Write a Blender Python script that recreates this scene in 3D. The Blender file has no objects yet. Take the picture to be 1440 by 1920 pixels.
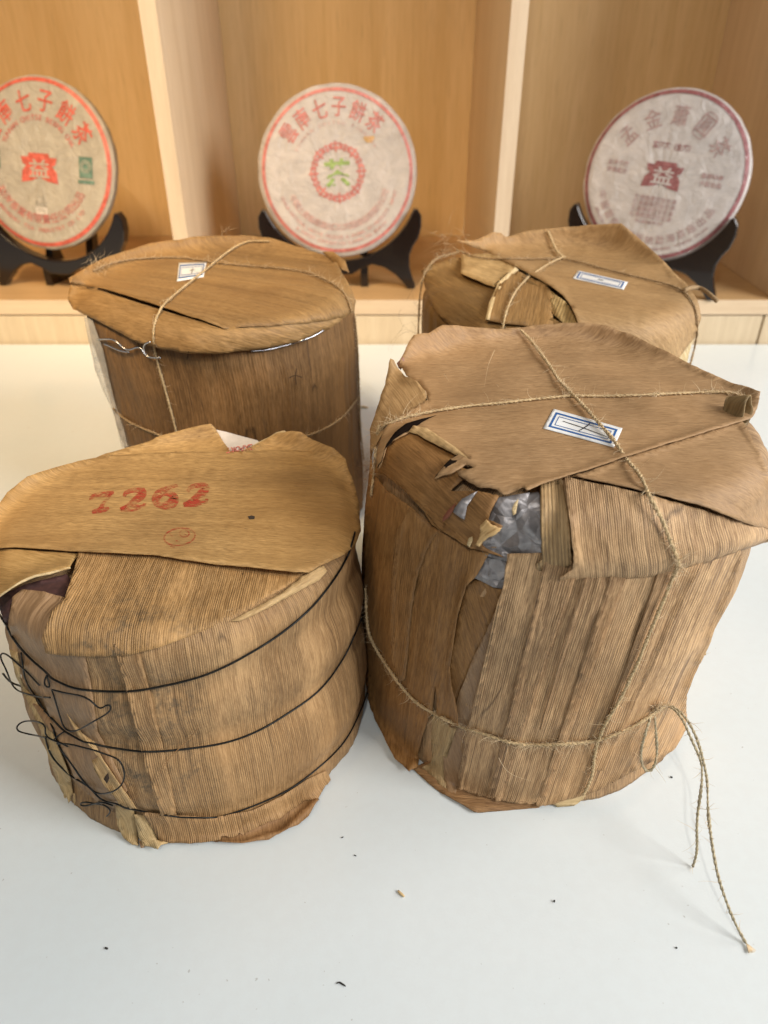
import bpy, math, random
import numpy as np
from mathutils import Vector, noise
from mathutils.bvhtree import BVHTree
from mathutils.geometry import delaunay_2d_cdt
random.seed(7)
sc = bpy.context.scene
C = sc.collection
R_ = math.radians

# ------------------------------------------------------------------ camera, world, lamps
CAM_H = .347; PITCH = 33.; F = 1387.
cam = bpy.data.cameras.new('camera'); co = bpy.data.objects.new('camera', cam); C.objects.link(co)
co.location = (0, 0, CAM_H); co.rotation_euler = (R_(90-PITCH), 0, 0)
cam.sensor_fit = 'VERTICAL'; cam.sensor_height = 36; cam.lens = F/1920*36
cam.clip_start = .01; cam.clip_end = 50
cam.dof.use_dof = True; cam.dof.focus_distance = .37; cam.dof.aperture_fstop = 10
sc.camera = co
w = bpy.data.worlds.new('World'); sc.world = w; w.use_nodes = True
w.node_tree.nodes['Background'].inputs[0].default_value = (.92, .95, 1, 1)
w.node_tree.nodes['Background'].inputs[1].default_value = .12
sc.view_settings.view_transform = 'Standard'; sc.view_settings.look = 'None'
sc.view_settings.exposure = 0; sc.view_settings.gamma = 1
def area(name, loc, target, size, power, col, size_y=None, spread=180):
    l = bpy.data.lights.new(name, 'AREA'); o = bpy.data.objects.new(name, l); C.objects.link(o)
    l.spread = R_(spread); l.energy = power; l.color = col; l.size = size
    if size_y: l.shape = 'RECTANGLE'; l.size_y = size_y
    o.location = loc; o.rotation_euler = (Vector(target)-Vector(loc)).to_track_quat('-Z', 'Y').to_euler()
area('window_light', (1.58, -.42, 1.22), (0, .5, .05), .95, 43, (1, .965, .93), .8)
area('side_window_light', (1.45, .55, .75), (0, .7, .08), .7, 10, (1, .95, .90), .6)
area('warm_spot_lamp', (-.50, -.05, 1.25), (-.34, .98, .05), .30, 2.9, (1, .70, .36), spread=58)
area('ceiling_downlight', (-.12, -.50, 1.22), (-.05, .9, .1), .035, 4.0, (1, .93, .84))
area('room_light', (.1, -1.0, 1.6), (0, .35, 0), .7, 2.8, (.88, .95, 1))

# ------------------------------------------------------------------ camera maths for placing traced outlines on real surfaces
p_ = R_(PITCH)
FW = np.array([0, math.cos(p_), -math.sin(p_)]); RT = np.array([1., 0, 0]); UP = np.array([0, math.sin(p_), math.cos(p_)])
ORG = Vector((0, 0, CAM_H))
def ray(x, y): return Vector(FW + RT*(x-720)/F - UP*(y-960)/F).normalized()
def proj(P):
    d = np.asarray(P)-np.array([0, 0, CAM_H]); q = d@FW
    return 720+F*(d@RT)/q, 960-F*(d@UP)/q
def atz(x, y, z):
    d = ray(x, y); t = (z-CAM_H)/d.z; return ORG+d*t
def conv(s, ox, oy, pts): return [(ox+s*a[0], oy+s*a[1])+tuple(a[2:]) for a in pts]
def K1(*p): return conv(.5, 0, 780, p)
def K2(*p): return conv(.5, 0, 1180, p)
def K3(*p): return conv(.5278, 680, 600, p)
def K4(*p): return conv(.5278, 680, 1050, p)
def K5(*p): return conv(.41667, 120, 420, p)
def K6(*p): return conv(.4722, 760, 400, p)
def Q0(*p): return conv(.1389, 0, 1000, p)
def Q2(*p): return conv(.25, 700, 840, p)
def Q3(*p): return conv(.2188, 690, 1080, p)
def Q4(*p): return conv(.1823, 1300, 700, p)
def Q5(*p): return conv(.3611, 780, 1380, p)
def Q6(*p): return conv(.3611, 180, 1440, p)
def Q8(*p): return conv(.2083, 700, 620, p)
def W1(*p): return conv(.18746, 0, 1200, p)
def S1(*p): return conv(.2603, 1150, 1300, p)

# ------------------------------------------------------------------ node helpers
class NT:
    def __init__(s, name):
        s.m = bpy.data.materials.new(name); s.m.use_nodes = True; s.t = s.m.node_tree; s.t.nodes.clear()
        s.out = s.t.nodes.new('ShaderNodeOutputMaterial'); s.b = s.t.nodes.new('ShaderNodeBsdfPrincipled')
        s.t.links.new(s.b.outputs[0], s.out.inputs[0])
    def n(s, typ, ins={}, **kw):
        nd = s.t.nodes.new('ShaderNode'+typ)
        for k, v in kw.items(): setattr(nd, k, v)
        for k, v in ins.items(): s.set(nd.inputs[k], v)
        return nd
    def set(s, inp, v):
        if isinstance(v, bpy.types.NodeSocket): s.t.links.new(v, inp)
        elif isinstance(v, bpy.types.Node): s.t.links.new(v.outputs[0], inp)
        else: inp.default_value = v
    def math(s, op, a, b=0., c=0., clamp=False):
        nd = s.n('Math', operation=op, use_clamp=clamp); s.set(nd.inputs[0], a); s.set(nd.inputs[1], b); s.set(nd.inputs[2], c); return nd.outputs[0]
    def mapr(s, v, a, b, c=0., d=1.):
        nd = s.n('MapRange', {'Value': v, 'From Min': a, 'From Max': b, 'To Min': c, 'To Max': d}); return nd.outputs[0]
    def mix(s, f, a, b, blend='MIX'):
        nd = s.n('Mix', data_type='RGBA', blend_type=blend)
        s.set(nd.inputs[0], f); s.set(nd.inputs[6], a if not isinstance(a, tuple) else a+(1,) if len(a) == 3 else a)
        s.set(nd.inputs[7], b if not isinstance(b, tuple) else b+(1,) if len(b) == 3 else b); return nd.outputs[2]
    def noise(s, vec, scale, detail=3, rough=.5, dist=0., ntype='FBM'):
        return s.n('TexNoise', {'Vector': vec, 'Scale': scale, 'Detail': detail, 'Roughness': rough, 'Distortion': dist}).outputs['Fac']
    def mapping(s, vec, sca=(1, 1, 1), loc=(0, 0, 0), rot=(0, 0, 0)):
        return s.n('Mapping', {'Vector': vec, 'Scale': sca, 'Location': loc, 'Rotation': rot}).outputs[0]
    def bump(s, h, strength=.5, dist=.001, normal=None):
        nd = s.n('Bump', {'Height': h, 'Strength': strength, 'Distance': dist})
        if normal is not None: s.set(nd.inputs['Normal'], normal)
        return nd.outputs[0]

def leaf_mat(name, c_lo, c_hi, rib=.5, pitch=.00095, streak=.5, blotch=.35, dark=(.10, .055, .022), mould=None, rough=.6, speck=.4, seed=0., cracks=0., bumpk=1., fs=1., con=1.):
    t = NT(name); uv = t.n('UVMap', uv_map='grain').outputs[0]
    obj = t.n('TexCoord').outputs['Object']
    sh = t.mapping(uv, loc=(seed, seed*1.7, 0))
    # fine fibre grain, streaks and blotches
    g = t.noise(t.mapping(sh, sca=(2400*fs, 45*fs, 1)), 1, 3, .6)
    st = t.noise(t.mapping(sh, sca=(230, 7, 1)), 1, 4, .6)
    wd = t.noise(t.mapping(sh, sca=(38, 4, 1)), 1, 3, .5)
    bl = t.noise(t.mapping(obj, loc=(seed, 0, 0)), 17, 4, .55)
    fl = t.noise(t.mapping(sh, sca=(750*fs, 110*fs, 1)), 1, 4, .65)
    fl2 = t.noise(t.mapping(sh, sca=(1500, 210, 1), loc=(5, 2, 0)), 1, 2, .6)
    v = t.math('ADD', t.math('MULTIPLY', g, .22), t.math('MULTIPLY', st, .30*streak+.05))
    v = t.math('ADD', v, t.math('MULTIPLY', wd, .22*streak+.05))
    v = t.math('ADD', v, t.math('MULTIPLY', fl, .40))
    v = t.math('ADD', v, t.math('MULTIPLY', fl2, .22))
    lo, hi = .36*(1.15+.76*streak+.0), .64*(1.15+.76*streak)
    tot = .22+.30*streak+.05+.22*streak+.05+.40+.22
    fac = t.mapr(v, tot*.5-.085*con, tot*.5+.085*con)
    col = t.mix(fac, tuple(a*.90 for a in c_lo), tuple(a*1.10 for a in c_hi))
    col = t.mix(t.math('MULTIPLY', t.mapr(bl, .47, .68), blotch, clamp=True), col, dark)
    warm = t.noise(obj, 9, 2)
    col = t.mix(t.mapr(warm, .4, .65, 0, .35), col, tuple(a*b for a, b in zip(c_hi, (1.08, .93, .74))))
    col = t.n('HueSaturation', {'Color': col, 'Saturation': 1.05, 'Value': 1.04}).outputs[0]
    # ribs
    sep = t.n('SeparateXYZ', {0: uv}); 
    wob = t.noise(t.mapping(sh, sca=(60, 14, 1)), 1, 2)
    ph = t.math('ADD', t.math('MULTIPLY', sep.outputs[0], 2*math.pi/pitch), t.math('MULTIPLY', wob, 9))
    s_ = t.math('SINE', ph); n1d = t.noise(t.mapping(sh, sca=(1050, 9, 1), loc=(7, 3, 0)), 1, 2, .65)
    rb = t.mapr(t.math('ADD', t.math('MULTIPLY', s_, .16), n1d), .33, .60)
    ribmask = t.mapr(t.noise(t.mapping(sh, sca=(45, 18, 1)), 1, 2), .3, .55)
    groove = t.math('MULTIPLY', t.math('SUBTRACT', 1., rb), t.math('MULTIPLY', ribmask, rib*.60), clamp=True)
    col = t.mix(groove, col, tuple(a*.45 for a in c_lo))
    # dark flecks along the grain
    sp = t.mapr(t.noise(t.mapping(sh, sca=(650, 170, 1), loc=(3, 1, 0)), 1, 2), .66, .74)
    spm = t.mapr(t.noise(obj, 40, 2), .45, .65)
    col = t.mix(t.math('MULTIPLY', t.math('MULTIPLY', sp, spm), speck), col, tuple(a*.6 for a in dark))
    if cracks:
        ln = t.mapr(t.noise(t.mapping(sh, sca=(330, 8, 1), loc=(1, 8, 0)), 1, 2, .6), .345, .315)
        col = t.mix(t.math('MULTIPLY', ln, .75*cracks), col, (.07, .038, .016))
        cr = t.math('ABSOLUTE', t.math('SUBTRACT', t.noise(t.mapping(sh, sca=(34, 4.5, 1), loc=(9, 4, 0)), 1, 1), .5))
        crm = t.mapr(t.noise(t.mapping(sh, sca=(14, 22, 1), loc=(2, 7, 0)), 1, 2), .56, .62)
        crf = t.math('MULTIPLY', t.mapr(cr, .0, .006, 1, 0), crm)
        col = t.mix(t.math('MULTIPLY', crf, cracks), col, (.03, .016, .008))
    if mould:
        for (mx, my, mz, mr, ms) in mould:
            d = t.n('VectorMath', operation='DISTANCE'); t.set(d.inputs[0], obj); d.inputs[1].default_value = (mx, my, mz)
            near = t.mapr(d.outputs['Value'], mr, mr*.25)
            m1 = t.mapr(t.noise(obj, 95, 5, .7), .44, .58)
            m2 = t.mapr(t.noise(obj, 420, 3, .6), .42, .6)
            f_ = t.math('MULTIPLY', near, t.math('MULTIPLY', m1, t.mapr(m2, 0, 1, .35, 1)))
            col = t.mix(t.math('MULTIPLY', f_, ms, clamp=True), col, (.075, .065, .045))
    t.set(t.b.inputs['Base Color'], col)
    t.set(t.b.inputs['Roughness'], t.mapr(fl, .3, .7, rough-.08, rough+.12))
    t.b.inputs['Specular IOR Level'].default_value = .42
    h = t.math('ADD', t.math('MULTIPLY', rb, t.math('MULTIPLY', ribmask, rib)), t.math('MULTIPLY', g, .35))
    h = t.math('ADD', h, t.math('MULTIPLY', st, 1.2))
    h = t.math('ADD', h, t.math('MULTIPLY', fl, .8))
    n1 = t.bump(h, .75*bumpk, .00045)
    cz = t.noise(t.mapping(sh, sca=(95, 10, 1), loc=(4, 6, 0)), 1, 3, .6)
    n2 = t.bump(t.math('ADD', wd, t.math('MULTIPLY', cz, .45)), .85*bumpk, .0042, n1)
    t.set(t.b.inputs['Normal'], n2)
    return t.m

def plain(name, col, rough=.5, metal=0., spec=.5, nscale=None, namp=.12, bump=0., coat=0.):
    t = NT(name); obj = t.n('TexCoord').outputs['Object']
    if nscale:
        f = t.mapr(t.noise(obj, nscale, 4, .6), .35, .65)
        t.set(t.b.inputs['Base Color'], t.mix(f, tuple(c*(1-namp) for c in col), tuple(min(1, c*(1+namp)) for c in col)))
        if bump: t.set(t.b.inputs['Normal'], t.bump(t.noise(obj, nscale, 4, .6), bump, .001))
    else: t.b.inputs['Base Color'].default_value = col+(1,)
    t.b.inputs['Roughness'].default_value = rough; t.b.inputs['Metallic'].default_value = metal
    t.b.inputs['Specular IOR Level'].default_value = spec; t.b.inputs['Coat Weight'].default_value = coat
    return t.m

def wood_mat(name, a, b, sca=(60, 60, 3), rough=.45, fine=1.):
    t = NT(name); obj = t.n('TexCoord').outputs['Object']
    n1 = t.noise(t.mapping(obj, sca=sca), 1, 5, .6, .6)
    n2 = t.noise(t.mapping(obj, sca=tuple(s*9 for s in sca)), 1, 3, .6)
    f = t.mapr(t.math('ADD', t.math('MULTIPLY', n1, .65), t.math('MULTIPLY', n2, .35)), .36, .64)
    col = t.mix(f, a, b)
    pores = t.mapr(t.noise(t.mapping(obj, sca=tuple(s*22 for s in sca)), 1, 2), .6, .72)
    col = t.mix(t.math('MULTIPLY', pores, .25*fine), col, tuple(c*.55 for c in a))
    t.set(t.b.inputs['Base Color'], col); t.b.inputs['Roughness'].default_value = rough
    t.set(t.b.inputs['Normal'], t.bump(n2, .12, .0005))
    return t.m

# ------------------------------------------------------------------ object helpers
def empty(name, loc, label, cat, group=None):
    o = bpy.data.objects.new(name, None); C.objects.link(o); o.location = loc; o.empty_display_size = .02
    o['label'] = label; o['category'] = cat
    if group: o['group'] = group
    return o
def mesh_obj(name, V, Fc, mat, parent=None, origin=None, smooth=True, uv=None, label=None, kind=None):
    """V in world coordinates; the object's origin is its thing's base"""
    og = Vector(origin) if origin is not None else (world_loc(parent) if parent else Vector((0, 0, 0)))
    me = bpy.data.meshes.new(name); me.from_pydata([tuple(Vector(v)-og) for v in V], [], [tuple(f) for f in Fc]); me.update()
    o = bpy.data.objects.new(name, me); C.objects.link(o)
    if mat: me.materials.append(mat)
    if smooth: me.polygons.foreach_set('use_smooth', [True]*len(me.polygons))
    if uv is not None:
        l = me.uv_layers.new(name='grain'); vi = np.zeros(len(me.loops), int); me.loops.foreach_get('vertex_index', vi)
        l.data.foreach_set('uv', np.asarray(uv, float)[vi].ravel())
    if parent: o.parent = parent; 
    else: o.location = og
    if parent and parent.parent is None: pass
    if label: o['label'] = label
    if kind: o['kind'] = kind
    return o
def world_loc(o):
    l = Vector(o.location)
    while o.parent: o = o.parent; l += Vector(o.location)
    return l
def ss(a, b, x):
    t = min(1, max(0, (x-a)/(b-a))) if a != b else float(x > a); return t*t*(3-2*t)
def segd(px, py, x0, y0, x1, y1):
    dx, dy = x1-x0, y1-y0; L = dx*dx+dy*dy or 1e-9
    t = max(0, min(1, ((px-x0)*dx+(py-y0)*dy)/L)); return math.hypot(px-x0-t*dx, py-y0-t*dy)
def polyd(px, py, pl): return min(segd(px, py, *pl[i][:2], *pl[i+1][:2]) for i in range(len(pl)-1))
def smooth_path(pts, step):
    """Catmull-Rom through 3-D or 2-D points"""
    P = [np.array(p, float) for p in pts]; P = [2*P[0]-P[1]]+P+[2*P[-1]-P[-2]]; out = []
    for i in range(1, len(P)-2):
        n = max(1, int(round(np.linalg.norm(P[i+1]-P[i])/step)))
        for k in range(n):
            t = k/n
            out.append(.5*((2*P[i])+(-P[i-1]+P[i+1])*t+(2*P[i-1]-5*P[i]+4*P[i+1]-P[i+2])*t*t+(-P[i-1]+3*P[i]-3*P[i+1]+P[i+2])*t**3))
    out.append(P[-2]); return out
def tube(path, r, seg=6, V=None, Fc=None, taper=False):
    V = [] if V is None else V; Fc = [] if Fc is None else Fc
    P = [Vector(p) for p in path]; n = len(P); b0 = len(V); up = Vector((.31, .17, .93)); prev = None
    for i in range(n):
        t = (P[min(i+1, n-1)]-P[max(i-1, 0)]); t = t.normalized() if t.length > 1e-9 else Vector((0, 0, 1))
        a = (prev-t*prev.dot(t)) if prev else up.cross(t)
        if a.length < 1e-6: a = Vector((1, 0, 0)).cross(t)
        a.normalize(); prev = a; b = t.cross(a)
        rr = r[i] if hasattr(r, '__len__') else r
        if taper: rr = rr*(1-.85*i/(n-1))
        for k in range(seg):
            q = 2*math.pi*k/seg; V.append(P[i]+a*(math.cos(q)*rr)+b*(math.sin(q)*rr))
    for i in range(n-1):
        for k in range(seg):
            k2 = (k+1) % seg; Fc.append((b0+i*seg+k, b0+i*seg+k2, b0+(i+1)*seg+k2, b0+(i+1)*seg+k))
    Fc.append(tuple(b0+k for k in range(seg))[::-1]); Fc.append(tuple(b0+(n-1)*seg+k for k in range(seg)))
    return V, Fc

# ------------------------------------------------------------------ the bundle: a cylindrical stack wrapped in leaves
def interp(tab, y):
    if y <= tab[0][1]: return tab[0][0]
    for a, b in zip(tab, tab[1:]):
        if y <= b[1]: return a[0]+(b[0]-a[0])*(y-a[1])/(b[1]-a[1]+1e-9)
    return tab[-1][0]
class Bundle:
    def __init__(s, root, cb, rb, ct, rt, H, outL=None, outR=None, rim=.010, cinch=(), mat=None, seed=0, slant=0., crease=.0007, dome=.002, bulge=.003):
        s.root = root; s.V = []; s.T = []; s.c = Vector((ct[0], ct[1], 0)); s.R = rt; s.H = H
        N = 300
        zs = [0, .01, .03]+list(np.linspace(.06, .86, 40))
        rows = []
        cx = {}; 
        for f in zs+[.9]:
            z = f*H; k = f
            x, y, r = cb[0]+(ct[0]-cb[0])*k, cb[1]+(ct[1]-cb[1])*k, rb+(rt-rb)*k+bulge*math.sin(math.pi*f)
            if outL:
                for it in range(12):
                    A = np.linspace(0, 2*np.pi, 72, endpoint=False)
                    X, Y = proj(np.stack([x+r*np.cos(A), y+r*np.sin(A), np.full(72, z)], 1))
                    iL, iR = X.argmin(), X.argmax()
                    eL = interp(outL, Y[iL])-X[iL]; eR = interp(outR, Y[iR])-X[iR]; sc_ = math.hypot(y, CAM_H-z)/F
                    x += .5*(eL+eR)/2*sc_; r += .5*(eR-eL)/2*sc_
                # keep it believable
                r = max(.8*rb, min(1.25*rt, r))
            cx[f] = (x, y, r)
        # smooth the rows
        ks = sorted(cx); arr = np.array([cx[k] for k in ks])
        for _ in range(3): arr[1:-1] = .25*arr[:-2]+.5*arr[1:-1]+.25*arr[2:]
        cx = {k: arr[i] for i, k in enumerate(ks)}
        xt, yt, r9 = cx[.9]
        s.c = Vector((xt, yt, 0)); s.R = r9; s.cx = cx
        h9 = .9*H; rows = [(cx[f][0], cx[f][1], cx[f][2], f*H, 1., f) for f in zs]
        # rim arc
        for a in np.linspace(0, 90, 12):
            a = R_(a); rows.append((xt, yt, r9-rim*(1-math.cos(a)), (H-rim)+rim*math.sin(a), math.cos(a)*.7+.3, .95))
        rr = r9-rim
        for q in np.linspace(.95, .03, 34): rows.append((xt, yt, rr*q, H+dome*(1-q*q), .0, 1.))
        V = []; uv = []
        along = 0; prev = None
        for (x, y, r, z, cr, f) in rows:
            if prev: along += math.hypot(r-prev[0], z-prev[1])
            prev = (r, z)
            for k in range(N):
                t = 2*math.pi*k/N
                nz = noise.noise(Vector((math.cos(t)*9+seed, math.sin(t)*9, z*9)))*1.3*crease+noise.noise(Vector((math.cos(t)*27, math.sin(t)*27+seed, z*5)))*.8*crease
                rad = r+nz*cr
                rad += noise.noise(Vector((math.cos(t)*2+seed, math.sin(t)*2, z*30)))*.0018*cr
                for (zc, amp, wd) in cinch: rad -= amp*math.exp(-((z-zc)/wd)**2)*cr
                zz = z
                if cr < .95: zz += noise.noise(Vector((math.cos(t)*r*30, math.sin(t)*r*30+seed, 3)))*.0016*(1-cr)
                V.append((x+rad*math.cos(t), y+rad*math.sin(t), zz)); uv.append((t*s.R+slant*z, along))
        nr = len(rows); Fc = []; 
        for i in range(nr-1):
            for k in range(N):
                k2 = (k+1) % N; Fc.append((i*N+k, i*N+k2, (i+1)*N+k2, (i+1)*N+k))
        Fc.append(tuple((nr-1)*N+k for k in range(N))); Fc.append(tuple(range(N))[::-1])
        # the seam of the wrap is at the back: shift so that t=0 column does not smear
        s.form = BVHTree.FromPolygons([Vector(v) for v in V], Fc)
        s.add(V, Fc)
        # duplicate seam column uv: rotate start so that the seam lies behind
        me_uv = uv
        o = mesh_obj('leaf_wrap', V, Fc, mat, root, uv=me_uv)
        l = o.data.uv_layers['grain']
        per = 2*math.pi*s.R
        dat = np.zeros(len(l.data)*2); l.data.foreach_get('uv', dat); dat = dat.reshape(-1, 2)
        for p in o.data.polygons:
            li = list(p.loop_indices); u = dat[li, 0]
            if u.max()-u.min() > per*.5: dat[li, 0] = np.where(u < per*.5, u+per, u)
        l.data.foreach_set('uv', dat.ravel())
        s.body = o
    def add(s, V, Fc):
        b = len(s.V); s.V += [Vector(v) for v in V]; s.T += [tuple(b+i for i in f) for f in Fc]
    def freeze(s): s.all = BVHTree.FromPolygons(s.V, s.T)
    def hit(s, x, y, tree=None):
        tree = tree or s.form; d = ray(x, y)
        P, N, i, t = tree.ray_cast(ORG, d)
        if P is not None: return P, (N if N.dot(d) < 0 else -N)
        # beside the silhouette: the point of the ray nearest to the body, or the table if that is close
        best = None
        t0 = (s.c-Vector((0, 0, CAM_H-s.H*.5))).length; lo, hi = .18, 1.1
        for _ in range(3):
            st = (hi-lo)/16; cand = []
            for k in range(17):
                q = ORG+d*(lo+k*st)
                if q.z < -.02: continue
                Pn, Nn, ii, dd = s.form.find_nearest(q)
                cand.append((dd, lo+k*st, q, (q-Pn).normalized()))
            if not cand: break
            best = min(cand, key=lambda c: c[0]); lo, hi = best[1]-st, best[1]+st
        q = best[2]
        tz = (0.0006-CAM_H)/d.z if d.z < 0 else 99
        if q.z < .0006 or tz < (q-ORG).length: return ORG+d*tz, Vector((0, 0, 1))
        return q, best[3]
    def sheet(s, name, poly, mat, lift=1., grain=('flat', 0), rag=0., curl=(), ridge=(), wav=.42, step=9, thick=.00035, label=None, parent=None, fade=None, seed=None, on_top=False, tree=None, smoothn=8):
        """a leaf: traced outline laid on the body, lifted by its own layers, folds and curls (mm)"""
        seed = random.random()*50 if seed is None else seed
        pts = []
        n = len(poly)
        for i in range(n):
            a, b = poly[i], poly[(i+1) % n]; L = math.hypot(b[0]-a[0], b[1]-a[1]); r = a[2] if len(a) > 2 else rag
            m = max(1, int(L/(3 if r else step*.7)))
            for k in range(m):
                t = k/m; x, y = a[0]+(b[0]-a[0])*t, a[1]+(b[1]-a[1])*t
                nx, ny = -(b[1]-a[1])/(L+1e-9), (b[0]-a[0])/(L+1e-9)
                w_ = noise.noise(Vector((x*.035, y*.035, seed)))*1.2
                if r: w_ = w_*.5+noise.noise(Vector((x*.3, y*.3, seed)))*r+noise.noise(Vector((x*.09, y*.09, seed+9)))*r*1.3
                pts.append((x+nx*w_, y+ny*w_))
        # drop near duplicates
        q = [pts[0]]
        for p in pts[1:]:
            if math.hypot(p[0]-q[-1][0], p[1]-q[-1][1]) > 1.2: q.append(p)
        pts = q; nb = len(pts)
        xs = [p[0] for p in pts]; ys = [p[1] for p in pts]
        inner = []
        y = min(ys)
        row = 0
        def inside(px, py):
            c = False; j = nb-1
            for i in range(nb):
                if (ys[i] > py) != (ys[j] > py) and px < (xs[j]-xs[i])*(py-ys[i])/(ys[j]-ys[i])+xs[i]: c = not c
                j = i
            return c
        P2 = np.array(pts)
        while y < max(ys):
            x = min(xs)+(row % 2)*step/2
            while x < max(xs):
                if inside(x, y) and np.min((P2[:, 0]-x)**2+(P2[:, 1]-y)**2) > (step*.42)**2: inner.append((x, y))
                x += step
            y += step*.8; row += 1
        allp = [Vector(p) for p in pts+inner]
        vs, es, fs, ov, oe, of = delaunay_2d_cdt(allp, [], [list(range(nb))], 1, 1e-4)
        V = []; uv = []
        HN = [s.hit(v[0], v[1], tree) for v in vs]
        D = [ray(v[0], v[1]) for v in vs]
        T = np.array([(h[0]-ORG).length for h in HN]); NN = np.array([tuple(h[1]) for h in HN])
        E0 = np.array([(f[a], f[a-1]) for f in fs for a in range(len(f))], int)
        E0 = np.concatenate([E0, E0[:, ::-1]])
        cnt = np.bincount(E0[:, 0], minlength=len(vs)).astype(float); cnt[cnt == 0] = 1
        T0 = T.copy()
        for _ in range(smoothn):
            acc = np.bincount(E0[:, 0], weights=T[E0[:, 1]], minlength=len(vs))/cnt
            T = np.where(cnt > 1, .5*T+.5*acc, T)
            T = np.minimum(T, T0+.0004)
            for q in range(3): NN[:, q] = .5*NN[:, q]+.5*np.bincount(E0[:, 0], weights=NN[E0[:, 1], q], minlength=len(vs))/cnt
        kk = float(np.mean(T))/F
        for i_, v in enumerate(vs):
            P = ORG+D[i_]*float(T[i_]); N = Vector(NN[i_])
            h = lift
            for (pl, hh, ww) in curl: h += hh*math.exp(-(polyd(v[0], v[1], pl)/ww)**2)
            for (pl, hh, ww) in ridge:
                d = polyd(v[0], v[1], pl)/ww; h += hh*math.exp(-d*d)
            if wav: h += wav*(noise.noise(Vector((P.x*45, P.y*45, P.z*45+seed)))*1.6+noise.noise(Vector((P.x*120, P.y*120, P.z*120+seed)))*.6)
            if fade: h *= fade(v[0], v[1])
            if P.z < .001: n_ = Vector((0, 0, 1))
            else: n_ = (N*.65-D[i_]*.6).normalized()
            V.append(P+n_*(max(h, .12)*.001))
            mode = grain[0]
            if mode in ('flat', 'over'):
                a = R_(grain[1]); ux, uy = math.cos(a), math.sin(a)
                nl = math.hypot(N.x, N.y); dr = max(0., s.H-P.z)
                if mode == 'flat': uv.append((-P.x*uy+P.y*ux+dr*(-N.x*uy+N.y*ux), P.x*ux+P.y*uy+dr*(N.x*ux+N.y*uy)))
                else: uv.append((-P.x*uy+P.y*ux, P.x*ux+P.y*uy+P.z))
            elif mode == 'side':
                th = math.atan2(P.y-s.c.y, P.x-s.c.x); uv.append((th*s.R+grain[1]*P.z, P.z))
            elif mode == 'px':
                a = R_(grain[1]); uv.append(((v[0]*math.sin(a)-v[1]*math.cos(a))*kk, (v[0]*math.cos(a)+v[1]*math.sin(a))*kk))
            elif mode == 'fan':      # ribs that run together towards a point
                dx, dy = v[0]-grain[1], v[1]-grain[2]; rr0 = grain[3]
                uv.append((math.atan2(dx, -dy)*rr0*kk, math.hypot(dx, dy)*kk))
        nrm = {}
        fs = [f for f in fs if len(f) >= 3]
        # orient to the camera
        out = []
        for f in fs:
            a, b, c_ = V[f[0]], V[f[1]], V[f[2]]
            if (b-a).cross(c_-a).dot(ORG-a) < 0: f = list(f)[::-1]
            out.append(tuple(f))
        o = mesh_obj(name, V, out, mat, parent or s.root, uv=uv, label=label)
        md = o.modifiers.new('thickness', 'SOLIDIFY'); md.thickness = thick; md.offset = -1
        s.add(V, out)
        return o
    def path(s, px, lift=1., step=.0015, tree=None):
        """px: (x, y[, extra lift in mm]); returns 3-D path lying on everything laid so far"""
        tree = tree or s.all
        pp = smooth_path([(p[0], p[1], p[2] if len(p) > 2 else 0.) for p in px], 7)
        out = []
        for x, y, e in pp:
            P, N = s.hit(x, y, tree); out.append(P+(N+Vector((0, -.1, .3))).normalized()*(lift*.001)-ray(x, y)*(e*.001))
        # relax: a taut strand bridges small steps
        a = np.array(out)
        for _ in range(3): a[1:-1] = .25*a[:-2]+.5*a[1:-1]+.25*a[2:]
        return smooth_path(list(a), step)
    def ring_back(s, z, a0, a1, lift=1.):
        out = []
        ks = sorted(s.cx); 
        k = min(ks, key=lambda q: abs(q*s.H-z)); x, y, r = s.cx[k]
        n = 30
        for i in range(n+1):
            t = R_(a0+(a1-a0)*i/n); out.append(Vector((x+(r+lift*.001)*math.cos(t), y+(r+lift*.001)*math.sin(t), z)))
        return out
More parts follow.
